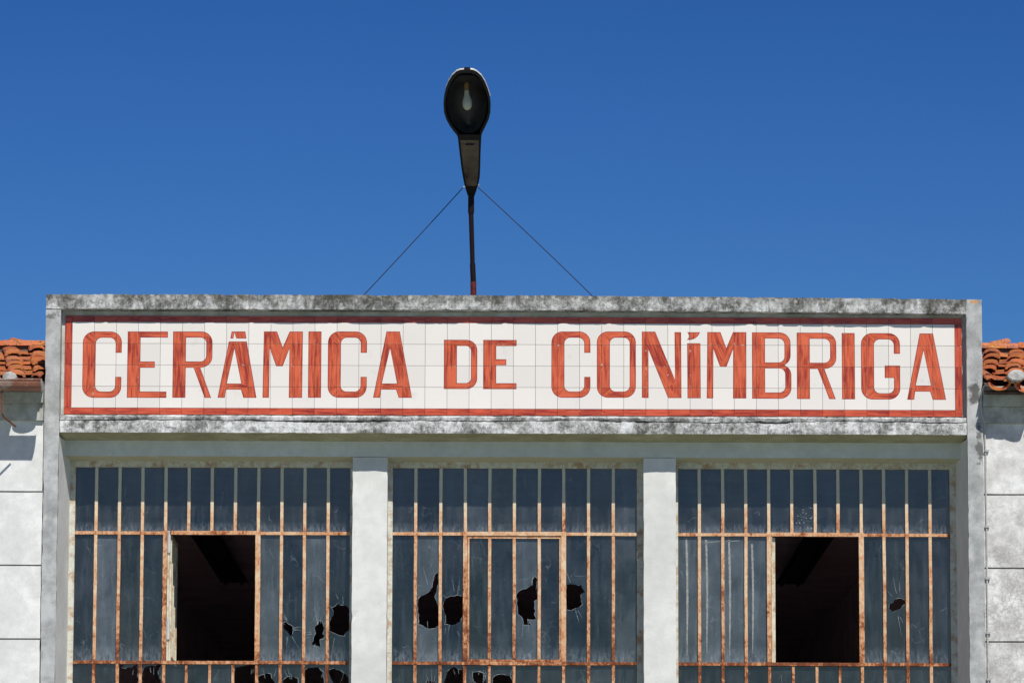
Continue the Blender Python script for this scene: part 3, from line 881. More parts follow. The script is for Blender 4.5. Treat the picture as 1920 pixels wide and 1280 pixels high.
    if wi == 2:
        vbar('orange_strip', 2.892, 1.2, 4.66, win, y=0.462, w_=0.013, mat='orange_tone', label='orange upright strip behind the last pane')  # upright orange strip set just behind the glass
        # long wavering pale streaks laid on the four left panes
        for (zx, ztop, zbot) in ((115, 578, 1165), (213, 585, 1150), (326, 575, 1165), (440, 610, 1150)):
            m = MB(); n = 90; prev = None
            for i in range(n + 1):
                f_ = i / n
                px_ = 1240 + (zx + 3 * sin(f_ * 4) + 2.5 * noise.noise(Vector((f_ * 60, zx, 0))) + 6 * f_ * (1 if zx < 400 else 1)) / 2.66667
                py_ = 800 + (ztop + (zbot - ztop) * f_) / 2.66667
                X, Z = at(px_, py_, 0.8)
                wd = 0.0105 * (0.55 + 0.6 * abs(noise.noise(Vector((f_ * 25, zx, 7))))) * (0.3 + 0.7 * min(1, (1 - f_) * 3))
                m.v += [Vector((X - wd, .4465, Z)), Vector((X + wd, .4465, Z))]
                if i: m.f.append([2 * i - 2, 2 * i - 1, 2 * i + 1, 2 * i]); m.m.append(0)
            m.build('pale_streak', M['pale_mark'], win, origin=(xs_[1], .4465, 4.5))
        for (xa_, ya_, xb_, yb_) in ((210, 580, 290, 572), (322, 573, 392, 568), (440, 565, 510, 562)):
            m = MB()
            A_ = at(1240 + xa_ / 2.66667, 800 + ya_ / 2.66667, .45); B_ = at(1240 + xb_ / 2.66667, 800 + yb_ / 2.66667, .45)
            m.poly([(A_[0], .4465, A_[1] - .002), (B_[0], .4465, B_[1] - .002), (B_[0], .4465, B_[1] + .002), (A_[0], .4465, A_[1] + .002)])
            m.build('pale_streak', M['pale_mark'], win, origin=(A_[0], .4465, A_[1]))
        # chips of shattered glass catching light in one upper pane
        m = MB()
        rr = random.Random(3)
        for k in range(60):
            X, Z = at(1240 + rr.uniform(666, 756) / 2.66667, 800 + rr.uniform(398, 524) / 2.66667, .45)
            r = rr.choice((.0016, .0022, .0034)); a0 = rr.uniform(0, 6)
            m.poly([(X + r * cos(a0 + q * 2.1), .4462, Z + r * sin(a0 + q * 2.1) * rr.uniform(.7, 1.4)) for q in range(3)])
        m.build('glass_chips', M['offwhite'], win, origin=(1.98, .4462, 5.0), kind='stuff')

# two fluorescent fittings hanging under the hall ceiling
for i, (X, lab) in enumerate(((-2.40, 'dark ceiling fitting seen through the open sash of the left window'), (2.40, 'dark ceiling fitting seen through the open sash of the right window'))):
    root = empty('ceiling_light', (X, 7.1, 5.52), label=lab, cat='ceiling light', group='dark light fittings inside the hall')
    m = MB(); m.prism([(X - .12, 5.40), (X + .12, 5.40), (X + .08, 5.46), (X - .08, 5.46)], 5.0, 9.3, 'y'); m.build('housing', M['fixture'], root, origin=(X, 7.1, 5.42))
    m = MB()
    for yy in (5.4, 8.8): m.box(X - .02, X + .02, yy - .02, yy + .02, 5.461, 5.519)
    m.build('bracket', M['fixture'], root, origin=(X, 7.1, 5.46))
    for dx in (-.07, .07):
        m = MB(); m.tube([(X + dx, 5.1, 5.38), (X + dx, 9.2, 5.38)], .014, 8); m.build('tube', M['fixture'], root, origin=(X + dx, 7.1, 5.38))

# ------------------------------------------------------------------ tiled sign
U = 1 / 1100.0
def arc(cx, cy, r, a0, a1, n=9):
    return [(cx + r * cos(radians(a0 + (a1 - a0) * i / n)), cy + r * sin(radians(a0 + (a1 - a0) * i / n))) for i in range(n + 1)]
# letter outlines in units of 1/1100 m, x right, y down from the cap line; S stem, H cap height
H = 497
def L_C():
    return [arc(83, 83, 83, 180, 270) + arc(208, 83, 83, 270, 360) + [(291, 160), (245, 160)] + arc(245 - 44, 91, 44, 0, -90) + arc(97 + 44, 91, 44, 270, 180)
            + arc(97 + 44, 406, 44, 180, 90) + arc(201, 406, 44, 90, 0) + [(245, 340), (291, 340)] + arc(208, H - 83, 83, 0, 90) + arc(83, H - 83, 83, 90, 180)], []
def L_O():
    return [arc(83, 83, 83, 180, 270) + arc(208, 83, 83, 270, 360) + arc(208, H - 83, 83, 0, 90) + arc(83, H - 83, 83, 90, 180)], \
           [arc(141, 91, 44, 180, 270) + arc(201, 91, 44, 270, 360) + arc(201, 406, 44, 0, 90) + arc(141, 406, 44, 90, 180)]
def L_G():
    return [arc(83, 83, 83, 180, 270) + arc(208, 83, 83, 270, 360) + [(291, 155), (245, 155)] + arc(201, 91, 44, 0, -90) + arc(141, 91, 44, 270, 180)
            + arc(141, 406, 44, 180, 90) + arc(201, 406, 44, 90, 0) + [(245, 336), (176, 336), (176, 243), (291, 243)] + arc(208, H - 83, 83, 0, 90) + arc(83, H - 83, 83, 90, 180)], []
def L_E(): return [[(0, 0), (300, 0), (300, 46), (97, 46), (97, 225), (205, 225), (205, 272), (97, 272), (97, 450), (294, 450), (294, H), (0, H)]], []
def L_e(): return [[(0, 0), (249, 0), (249, 46), (97, 46), (97, 145), (172, 145), (172, 190), (97, 190), (97, 324), (249, 324), (249, 369), (0, 369)]], []
def L_d(): return [[(0, 0)] + arc(169, 80, 80, 270, 360) + arc(169, 289, 80, 0, 90) + [(0, 369)]], [[(97, 46)] + arc(164, 84, 38, 270, 360) + arc(164, 286, 38, 0, 90) + [(97, 324)]]
def L_R():
    return [[(0, 0)] + arc(212, 83, 83, 270, 360) + arc(212, 187, 83, 0, 78) + [(206, 272), (289, H), (240, H), (156, 272), (97, 272), (97, H), (0, H)]], \
           [[(97, 46)] + arc(205, 90, 44, 270, 360) + arc(205, 181, 44, 0, 90) + [(97, 225)]]
def L_B():
    return [[(0, 0)] + arc(205, 83, 83, 270, 360) + arc(208, 172, 80, 0, 60) + [(243, 248)] + arc(213, 320, 80, -62, 0) + arc(210, H - 83, 83, 0, 90) + [(0, H)]], \
           [[(97, 46)] + arc(198, 90, 44, 270, 360) + arc(198, 181, 44, 0, 90) + [(97, 225)], [(97, 270)] + arc(203, 314, 44, 270, 360) + arc(203, 406, 44, 0, 90) + [(97, 450)]]
def L_A(): return [[(0, H), (97, 0), (197, 0), (290, H), (191, H), (171, 436), (60, 436), (52, H)]], [[(125, 128), (178, 390), (65, 390)]]
def L_Ac(): return [[(0, H), (80, 75), (213, 75), (290, H), (192, H), (174, 436), (62, 436), (54, H)], [(100, 0), (202, 0), (210, 53), (136, 53), (120, 8), (113, 53), (90, 53)]], [[(122, 130), (176, 390), (68, 390)]]
def L_M(): return [[(0, H), (6, 0), (104, 0), (147, 120), (198, 0), (297, 0), (295, H), (196, H), (198, 128), (148, 261), (100, 261), (51, 128), (48, H)]], []
def L_I(): return [[(0, 0), (97, 0), (97, H), (0, H)]], []
def L_Ia(): return [[(0, 85), (99, 85), (101, H), (2, H)], [(0, 2), (97, 2), (82, 30), (58, 50), (30, 60), (-3, 60), (10, 47), (14, 30), (9, 14)]], []
def L_N(): return [[(0, 0), (100, 0), (247, 360), (244, 3), (293, 3), (295, H), (195, H), (49, 135), (50, H), (0, H)]], []

LET = [  # glyph, left edge (photo px), grain kind, top y px
    (L_C, 616 / 4, 'C'), (L_E, 952 / 4, 'E'), (L_R, 1293 / 4, 'R'), (L_Ac, 1632 / 4, 'A'),
    (L_M, 480 + 49 / 4, 'M'), (L_I, 480 + 390 / 4, 'I'), (L_C, 480 + 537 / 4, 'C'), (L_A, 480 + 878 / 4, 'A'),
    (L_d, 480 + 1408 / 4, 'D'), (L_e, 480 + 1703 / 4, 'E'),
    (L_C, 960 + 295 / 4, 'C'), (L_O, 960 + 636 / 4, 'C'), (L_N, 960 + 974 / 4, 'N'), (L_Ia, 960 + 1314 / 4, 'I'), (L_M, 960 + 1460 / 4, 'M'), (L_B, 960 + 1801 / 4, 'B'),
    (L_R, 1440 + 217 / 4, 'R'), (L_I, 1440 + 555 / 4, 'I'), (L_G, 1440 + 699 / 4, 'C'), (L_A, 1440 + 1043 / 4, 'A')]
ztop = at(540, 621.4, T)[1]; zbot = at(540, 745.6, T)[1]
VU = (ztop - zbot) / H

def inset(poly, d):
    n = len(poly)
    ar = sum(poly[i][0] * poly[(i + 1) % n][1] - poly[(i + 1) % n][0] * poly[i][1] for i in range(n))
    s = 1 if ar > 0 else -1
    out = []
    for i in range(n):
        p0, p1, p2 = Vector(poly[i - 1]), Vector(poly[i]), Vector(poly[(i + 1) % n])
        a = (p1 - p0); c = (p2 - p1)
        if a.length < 1e-7 or c.length < 1e-7: out.append(tuple(p1)); continue
        a.normalize(); c.normalize()
        na = Vector((-a.y, a.x)) * s; nc = Vector((-c.y, c.x)) * s
        b_ = na + nc
        k = b_.length
        b_.normalize()
        out.append(tuple(p1 + b_ * (d / max(0.35, b_.dot(na)))))
    return out

def clean(poly):
    out = []
    for p in poly:
        if not out or (Vector(p) - Vector(out[-1])).length > 0.4: out.append(p)
    if (Vector(out[0]) - Vector(out[-1])).length < 0.4: out.pop()
    return out

letters = []
for k, (fn, px_, kind) in enumerate(LET):
    outs, hol = fn()
    small = fn in (L_d, L_e)
    # left edge is measured at the foot of the letter
    Xl = at(px_, 738, T)[0]
    z0_ = at(480 + 1500 / 4, 540 + 388 / 4, T)[1] if small else at(px_, 621.3 + (0 if px_ < 1150 else (px_ - 1150) * 0.0068), T)[1]
    tf = lambda p: (Xl + p[0] * U, z0_ - p[1] * VU)
    O = [[tf(p) for p in clean(o)] for o in outs]; I_ = [[tf(p) for p in clean(h)] for h in hol]
    d = 0.0042
    Oi = [inset(o, d) for o in O]; Ii = [inset(h, -d) for h in I_]
    bb = (min(p[0] for o in O for p in o), max(p[0] for o in O for p in o))
    letters.append((O, I_, Oi, Ii, bb, kind, Xl, z0_, small))

def letter_at(x, z):
    for (O, I_, Oi, Ii, bb, kind, Xl, z0_, small) in letters:
        if bb[0] - .001 <= x <= bb[1] + .001:
            if any(inside(x, z, o) for o in O) and not any(inside(x, z, h) for h in I_):
                core = any(inside(x, z, o) for o in Oi) and not any(inside(x, z, h) for h in Ii)
                u = (x - Xl) / U; v = (z0_ - z) / VU
                hh = 369 if small else H
                ang = 0.0
                if kind == 'E' and u > 97: ang = 90
                elif kind in 'CDBR' and u > 97 and (v < 46 or v > hh - 47 or (kind in 'BR' and 222 < v < 272)): ang = 90
                if kind == 'R' and v > 272 and u > 100: ang = 20
                if kind == 'C' and u < 97 and (v < 60 or v > hh - 60): ang = 45 if v < 60 else -45
                if kind == 'A': ang = -11 if u < 125 and v > 100 else (90 if 390 < v < 436 and 60 < u < 175 else 11)
                if kind == 'M': ang = 22 if 52 < u < 125 and v < 262 else (-22 if 125 < u < 196 and v < 262 else 0)
                if kind == 'N': ang = 22 if 50 < u < 245 else 0
                return (2 if core else 1), ang, Xl
    return 0, 0.0, 0.0

sign = empty('tiled_sign', (0, T, 5.70), label='long white ceramic tile sign with red lettering CERÂMICA DE CONÍMBRIGA and red border', cat='sign')
GAP = 0.0011
tiles = []                                     # (x0,x1,z0,z1,kind)
ZW0, ZW1 = 5.7385, 6.3245
TX = 2.994; TP = TX / 20
rows = [ZW0 + (ZW1 - ZW0) * i / 4 for i in range(5)]
def xc(i, zmid):
    return -TX + TP * i
for r in range(4):
    for c in range(40):
        j0 = 0.0009 * noise.noise(Vector((c * 1.7, r * 9.1, 0))); j1 = 0.0009 * noise.noise(Vector(((c + 1) * 1.7, r * 9.1, 0)))
        tiles.append((xc(c, r) + j0 + GAP, xc(c + 1, r) + j1 - GAP, rows[r] + GAP, rows[r + 1] - GAP, 0))
for c in range(40):
    tiles.append((xc(c, 0) + GAP, xc(c + 1, 0) - GAP, 5.695, ZW0 - GAP, 3))
    tiles.append((xc(c, 0) + GAP, xc(c + 1, 0) - GAP, ZW1 + GAP, 6.367, 3))
for s in (0, 1):
    a, c = ((-3.042, -TX - GAP), (TX + GAP, 3.042))[s]
    for r in range(4): tiles.append((a, c, rows[r] + GAP, rows[r + 1] - GAP, 4))
    tiles.append((a, c, 5.695, ZW0 - GAP, 3)); tiles.append((a, c, ZW1 + GAP, 6.367, 3))

vs = []; es = []
def addloop(pts):
    b = len(vs)
    vs.extend(Vector(p) for p in pts)
    for i in range(len(pts)): es.append((b + i, b + (i + 1) % len(pts)))
for (a, c, z0, z1, k) in tiles[:160]: addloop([(a, z0), (c, z0), (c, z1), (a, z1)])
for L in letters:
    for grp in L[:4]:
        for lp in grp: addloop(lp)
V, _, FC, _, _, _ = delaunay_2d_cdt(vs, es, [], 0, 1e-6)
bins = {}
for f in FC:
    cx = sum(V[i].x for i in f) / 3; cz = sum(V[i].y for i in f) / 3
    ci = int(floor((cx + TX) / TP)); ri = int(floor((cz - ZW0) / ((ZW1 - ZW0) / 4)))
    for dc in (0, -1, 1):
        if 0 <= ci + dc < 40 and 0 <= ri < 4:
            t_ = tiles[ri * 40 + ci + dc]
            if t_[0] < cx < t_[1] and t_[2] < cz < t_[3]:
                bins.setdefault(ri * 40 + ci + dc, []).append((f, cx, cz)); break

YT = T + 0.0105
def rot_uv(x, z, ang):
    a = radians(ang)
    return (x * cos(a) + z * sin(a), -x * sin(a) + z * cos(a))
for ti, (a, c, z0, z1, kind) in enumerate(tiles):
    ox, oz = (a + c) / 2, (z0 + z1) / 2
    verts = []; faces = []; mats = []; uvs = []
    yf = -0.0105 + 0.0008 * rnd.uniform(-1, 1)
    tx = rnd.uniform(-0.0035, 0.0035); tz = rnd.uniform(-0.0035, 0.0035)
    if kind == 0:
        idx = {}
        for f, cx, cz in bins.get(ti, []):
            mt, ang, xl = letter_at(cx, cz)
            q = []
            for i in f:
                if i not in idx:
                    idx[i] = len(verts); verts.append((V[i].x - ox, yf, V[i].y - oz))
                q.append(idx[i])
            faces.append(q); mats.append({0: 0, 1: 2, 2: 1}[mt])
            uvs.append([rot_uv(V[i].x, V[i].y, ang) for i in f])
        ml = [M['white'], M['red'], M['redline']]
    else:
        verts = [(a - ox, yf, z0 - oz), (c - ox, yf, z0 - oz), (c - ox, yf, z1 - oz), (a - ox, yf, z1 - oz)]
        faces = [[0, 1, 2, 3]]; mats = [0]
        ro = rnd.uniform(0, 9)
        uvs = [[rot_uv(p[0] + ox + ro, p[2] + oz, 90 if kind == 3 else 0) for p in verts]]
        ml = [M['redborder']]
    # edges of the tile body
    b = len(verts)
    cs = [(a - ox, z0 - oz), (c - ox, z0 - oz), (c - ox, z1 - oz), (a - ox, z1 - oz)]
    for (x_, z_) in cs: verts.append((x_, yf, z_))
    for (x_, z_) in cs: verts.append((x_, -0.001, z_))
    for i in range(4):
        j = (i + 1) % 4
        faces.append([b + i, b + 4 + i, b + 4 + j, b + j]); mats.append(0); uvs.append([(0, 0)] * 4)
    me = bpy.data.meshes.new('tile')
    me.from_pydata(verts, [], faces)
    for m_ in ml: me.materials.append(m_)
    me.polygons.foreach_set('material_index', mats)
    uvl = me.uv_layers.new(name='UVMap')
    flat = [x for u in uvs for p in u for x in p]
    # windings may be kept by from_pydata, so uv order follows
    uvl.data.foreach_set('uv', flat)
    # make all front faces look towards -Y
    bm = bmesh.new(); bm.from_mesh(me); bm.faces.ensure_lookup_table()
    for f_ in bm.faces[:len(faces) - 4]:
        if f_.normal.y > 0: f_.normal_flip()
    bm.to_mesh(me); bm.free()
    o = bpy.data.objects.new('tile' if kind == 0 else 'border_tile', me)
    COL.objects.link(o)
    o.location = (ox, T + 0.0065, oz); o.rotation_euler = (tx, 0, tz)
    put_under(o, sign)
mb = MB(); mb.box(-3.0435, 3.0435, T + 0.0070, T + 0.0079, 5.6935, 6.3685)
mb.build('mortar_bed', M['bed'], sign, origin=(0, T + .01, 5.7))

# ------------------------------------------------------------------ lamp above the sign
def at3(px, py, Y):
    x, z = at(px, py, Y); return Vector((x, Y, z))
lamp = empty('street_lamp', at3(889, 590, 0.80), label='black lamp with oval shade and bare bulb leaning out over the middle of the sign', cat='lamp')
p0 = at3(889, 600, 0.80); p0.z = 6.30
pA = at3(887.5, 528, 0.76); pB = at3(886, 494, 0.745); pC = at3(883.2, 400, 0.70); pD = at3(883.5, 352, 0.67)
m = MB(); m.tube([p0, pA], 0.0215, 10); m.build('pole_socket', M['oxide'], lamp, origin=p0)
m = MB(); m.tube([pA, pB], [0.0195, 0.019], 10); m.tube([pB, pC], [0.0165, 0.0175], 10); m.tube([pC, pD], [0.0215, 0.0215], 10)
m.build('pole', M['pole'], lamp, origin=pA)

# head: axis leans 24 degrees above the horizontal towards the viewer
TH = radians(38)
def head_pt(px, py):
    """point on the underside plane of the head seen at this photo pixel"""
    base = at3(883, 368, 0.66)
    nrm = Vector((0, -sin(TH), -cos(TH)))
    d = CR @ Vector(((px - 960) / F, (640 - py) / F, -1.0))
    t = (base - CAM).dot(nrm) / d.dot(nrm)
    return CAM + d * t
NRM = Vector((0, sin(TH), cos(TH)))           # up out of the shell's back
# silhouette of the underside (y, left, right) in photo pixels, head then neck
OV = [(131, 866, 882), (134, 857, 893), (142, 849, 901), (153, 842, 908), (166, 836.5, 913.5), (180, 833, 918), (195, 831.5, 920), (210, 832.5, 919.5),
      (223, 836.5, 916.5), (235, 843, 911), (245, 850, 906), (252, 856, 903), (258, 858.5, 902.5)]
NK = [(258, 858.5, 902.5), (268, 859.5, 902), (290, 862, 901), (315, 865, 900.5), (333, 868, 899.5), (345, 870.5, 897), (358, 874, 893), (367, 877, 890)]
def loft(stations, depth, mbx, inner=0.0, mi=0, seg=14):
    rings = []
    for (py, l, r) in stations:
        a = head_pt(l, py); c = head_pt(r, py)
        mid = (a + c) / 2; hw = (c - a) / 2
        hw = hw * (1 - inner); dp = depth(py) * (1 - inner)
        b = len(mbx.v)
        for k in range(seg + 1):
            an = pi * k / seg
            mbx.v.append(mid - hw * cos(an) + NRM * dp * sin(an))
        rings.append(b)
    for a, b in zip(rings, rings[1:]):
        for k in range(seg):
            mbx.f.append([a + k, a + k + 1, b + k + 1, b + k]); mbx.m.append(mi)
    return rings
def dep(py):
    t = (py - 131) / (258 - 131)
    return 0.012 + 0.04 * min(1, max(t, 0)) + 0.11 * sqrt(max(0, sin(pi * min(max(t, 0), 1)))) if py < 258 else 0.05 + 0.0 * py
m = MB(); rg = loft(OV, dep, m); m.f.append([rg[0] + k for k in range(15)]); m.m.append(0)
rgI = loft(OV[1:-1], dep, m, 0.10, 0)
m.build('shade', M['black'], lamp, origin=head_pt(876, 190), smooth=True)
# reflector bowl inside
m = MB()
OI = [(142, 861, 889), (150, 852, 899), (162, 844, 906), (176, 839, 911), (192, 837, 913.5), (208, 838, 913), (222, 843, 909), (234, 851, 903), (244, 861, 895), (249, 872, 886)]
rg = loft(OI, lambda y: dep(y) * 0.86, m)
m.f.append([rg[0] + k for k in range(15)]); m.m.append(0); m.f.append([rg[-1] + k for k in range(15)]); m.m.append(0)
m.build('reflector', M['reflector'], lamp, origin=head_pt(876, 190) + NRM * .02, smooth=True)
# rim joining both, a flat turned edge
m = MB()
def outline(st):
    return [head_pt(l, y) for y, l, r in st] + [head_pt(r, y) for y, l, r in reversed(st)]
o1 = outline(OV); o2 = []
cen = head_pt(876, 192)
for p in o1: o2.append(p + (cen - p) * 0.09)
n = len(o1)
for i in range(n):
    j = (i + 1) % n
    m.poly([o1[i] - NRM * .004, o1[j] - NRM * .004, o2[j] - NRM * .004, o2[i] - NRM * .004])
    m.poly([o1[i] - NRM * .004, o1[j] - NRM * .004, o1[j] + NRM * .016, o1[i] + NRM * .016])
    m.poly([o2[i] - NRM * .004, o2[j] - NRM * .004, o2[j] + NRM * .05, o2[i] + NRM * .05])
m.build('rim', M['black'], lamp, origin=cen)
# sunlit highlight along the outer tip, put on as a white lip
m = MB()
tip = [(870, 130.5), (862, 131.5), (856, 134), (848, 141.5), (841, 152.5), (836, 165)]
tip2 = [(882, 130.5), (888, 131.5), (894, 134.5), (902, 141.5), (909, 152.5), (914.5, 166), (919, 181)]
for ch in (tip, tip2):
    for a, c in zip(ch, ch[1:]):
        A_, B_ = head_pt(*a), head_pt(*c)
        out_a = (A_ - cen).normalized() * .003; out_b = (B_ - cen).normalized() * .003
        m.poly([A_, B_, B_ + out_b + NRM * .006, A_ + out_a + NRM * .006])
        m.poly([A_ + NRM * .002, B_ + NRM * .002, B_ + out_b + NRM * .012, A_ + out_a + NRM * .012])
m.build('sunlit_lip', M['offwhite'], lamp, origin=cen)
# neck with flat underside plate
m = MB(); rg = loft(NK, lambda y: 0.055 if y < 330 else 0.04, m)
m.f.append([rg[0] + k for k in range(15)]); m.m.append(0); m.f.append([rg[-1] + k for k in range(15)]); m.m.append(0)
for a, b in zip(rg, rg[1:]):
    m.f.append([a, b, b + 14, a + 14]); m.m.append(0)
m.build('neck', M['black'], lamp, origin=head_pt(881, 310), smooth=False)
m = MB()
pl = [(262, 863, 898), (290, 866, 897.5), (315, 869, 897), (335, 872, 895.5), (348, 875, 893)]
q = outline(pl); q = [p - NRM * .004 for p in q]
k = len(pl)
for i in range(k - 1):
    m.poly([q[i], q[i + 1], q[2 * k - 2 - i], q[2 * k - 1 - i]])
m.build('neck_plate', M['neck'], lamp, origin=head_pt(881, 310))
m = MB()
c0 = head_pt(881, 270) - NRM * .006
m.box(c0.x - .03, c0.x + .03, c0.y - .012, c0.y + .012, c0.z - .004, c0.z + .004)
m.build('latch', M['black'], lamp, origin=c0)
# lampholder and frosted bulb hanging in the bowl
def ray_depth(px, py, Y): return at3(px, py, Y)
bY = head_pt(875, 190).y + 0.03
s0_ = at3(874.6, 152, bY); s1_ = at3(874.8, 168, bY)
m = MB(); m.box(s0_.x - .026, s0_.x + .026, bY - .02, bY + .03, s0_.z - .006, s0_.z + .004); m.tube([s0_, s1_], [0.019, 0.019], 12); m.build('lampholder', M['brass'], lamp, origin=s0_)
prof = [(0, .0170), (.010, .0172), (.022, .0180), (.034, .0215), (.048, .0285), (.062, .0325), (.076, .0325), (.088, .0285), (.097, .020), (.102, .010), (.103, .0015)]
m = MB()
tp = at3(874.8, 169, bY); dirb = (at3(876.5, 207, bY) - tp).normalized()
Ls = (at3(876.5, 207, bY) - tp).length / .103
m.tube([tp + dirb * (t * Ls) for t, r in prof], [r for t, r in prof], 16)
m.build('bulb', M['bulb'], lamp, origin=tp, smooth=True)
# cross arm that the stays are tied to
ca, cb = at3(868.5, 351, 0.66), at3(897.5, 348, 0.66)
m = MB(); m.tube([ca, cb], .006, 6); m.tube([cb - Vector((.004, 0, 0)), cb + Vector((.004, 0, .003))], .009, 6); m.build('stay_bracket', M['zinc'], lamp, origin=ca)
for (a, e, sag) in (((868, 352), (682, 552), .018), ((897, 352), (1107, 553), .03)):
    A_ = at3(*a, 0.66); B_ = at3(*e, 0.62); B2 = B_ + (B_ - A_).normalized() * 0.28
    pts = []
    for i in range(15):
        t = i / 14
        p = A_.lerp(B2, t); p.z -= sag * 4 * t * (1 - t) * (-0.35 if a[0] > 880 else 0.35)
        pts.append(p)
    m = MB(); m.tube(pts, .0034, 6); m.build('stay_wire', M['wire'], lamp, origin=A_)

# ------------------------------------------------------------------ tiled wings on both sides
RS = 0.09      # half pitch
def barrel(convex, r0, r1, L, seg=7, th=0.013, flat=0.78):
    """half-round clay tile, tapering, laid along +y (lower end at y=0)"""
    m = MB()
    st = [(0.0, r0), (0.5, (r0 + r1) / 2), (1.0, r1)]
    for (t, r) in st:
        for q in range(2):
            rr = r - q * th
            for k in range(seg + 1):
                a = pi * k / seg
                x = -rr * cos(a); z = rr * sin(a) * flat
                m.v.append(Vector((x, t * L, z if convex else -z)))
    S = seg + 1
    for i in range(2):
        for k in range(seg):
            a = i * 2 * S + k; b = a + 2 * S
            m.f.append([a, a + 1, b + 1, b]); m.m.append(0)
            a += S; b += S
            m.f.append([a, b, b + 1, a + 1]); m.m.append(0)
        a = i * 2 * S
        m.f.append([a, a + 2 * S, a + 3 * S, a + S]); m.m.append(0)
        a += seg
        m.f.append([a, a + S, a + 3 * S, a + 2 * S]); m.m.append(0)
    for i in (0, 2):
        for k in range(seg):
            a = i * 2 * S + k
            m.f.append([a, a + S, a + S + 1, a + 1]); m.m.append(0)
    return m
ME_COVER = barrel(True, 0.060, 0.050, 0.42, 5, 0.020, 0.36).mesh('roof_tile', M['roof'])
ME_PAN = barrel(False, 0.062, 0.076, 0.42, 5, 0.020, 0.16).mesh('roof_tile', M['roof'])
ME_PAN0 = barrel(False, 0.078, 0.084, 0.42, 8, 0.014, 0.72).mesh('roof_tile', M['roof'])
SKEW = 0.125
ME_RIDGE = barrel(True, 0.060, 0.052, 0.46, 6, 0.014, 0.8).mesh('ridge_tile', M['roof'])
SL = radians(14.2)
NR = 6
EXP = 0.325

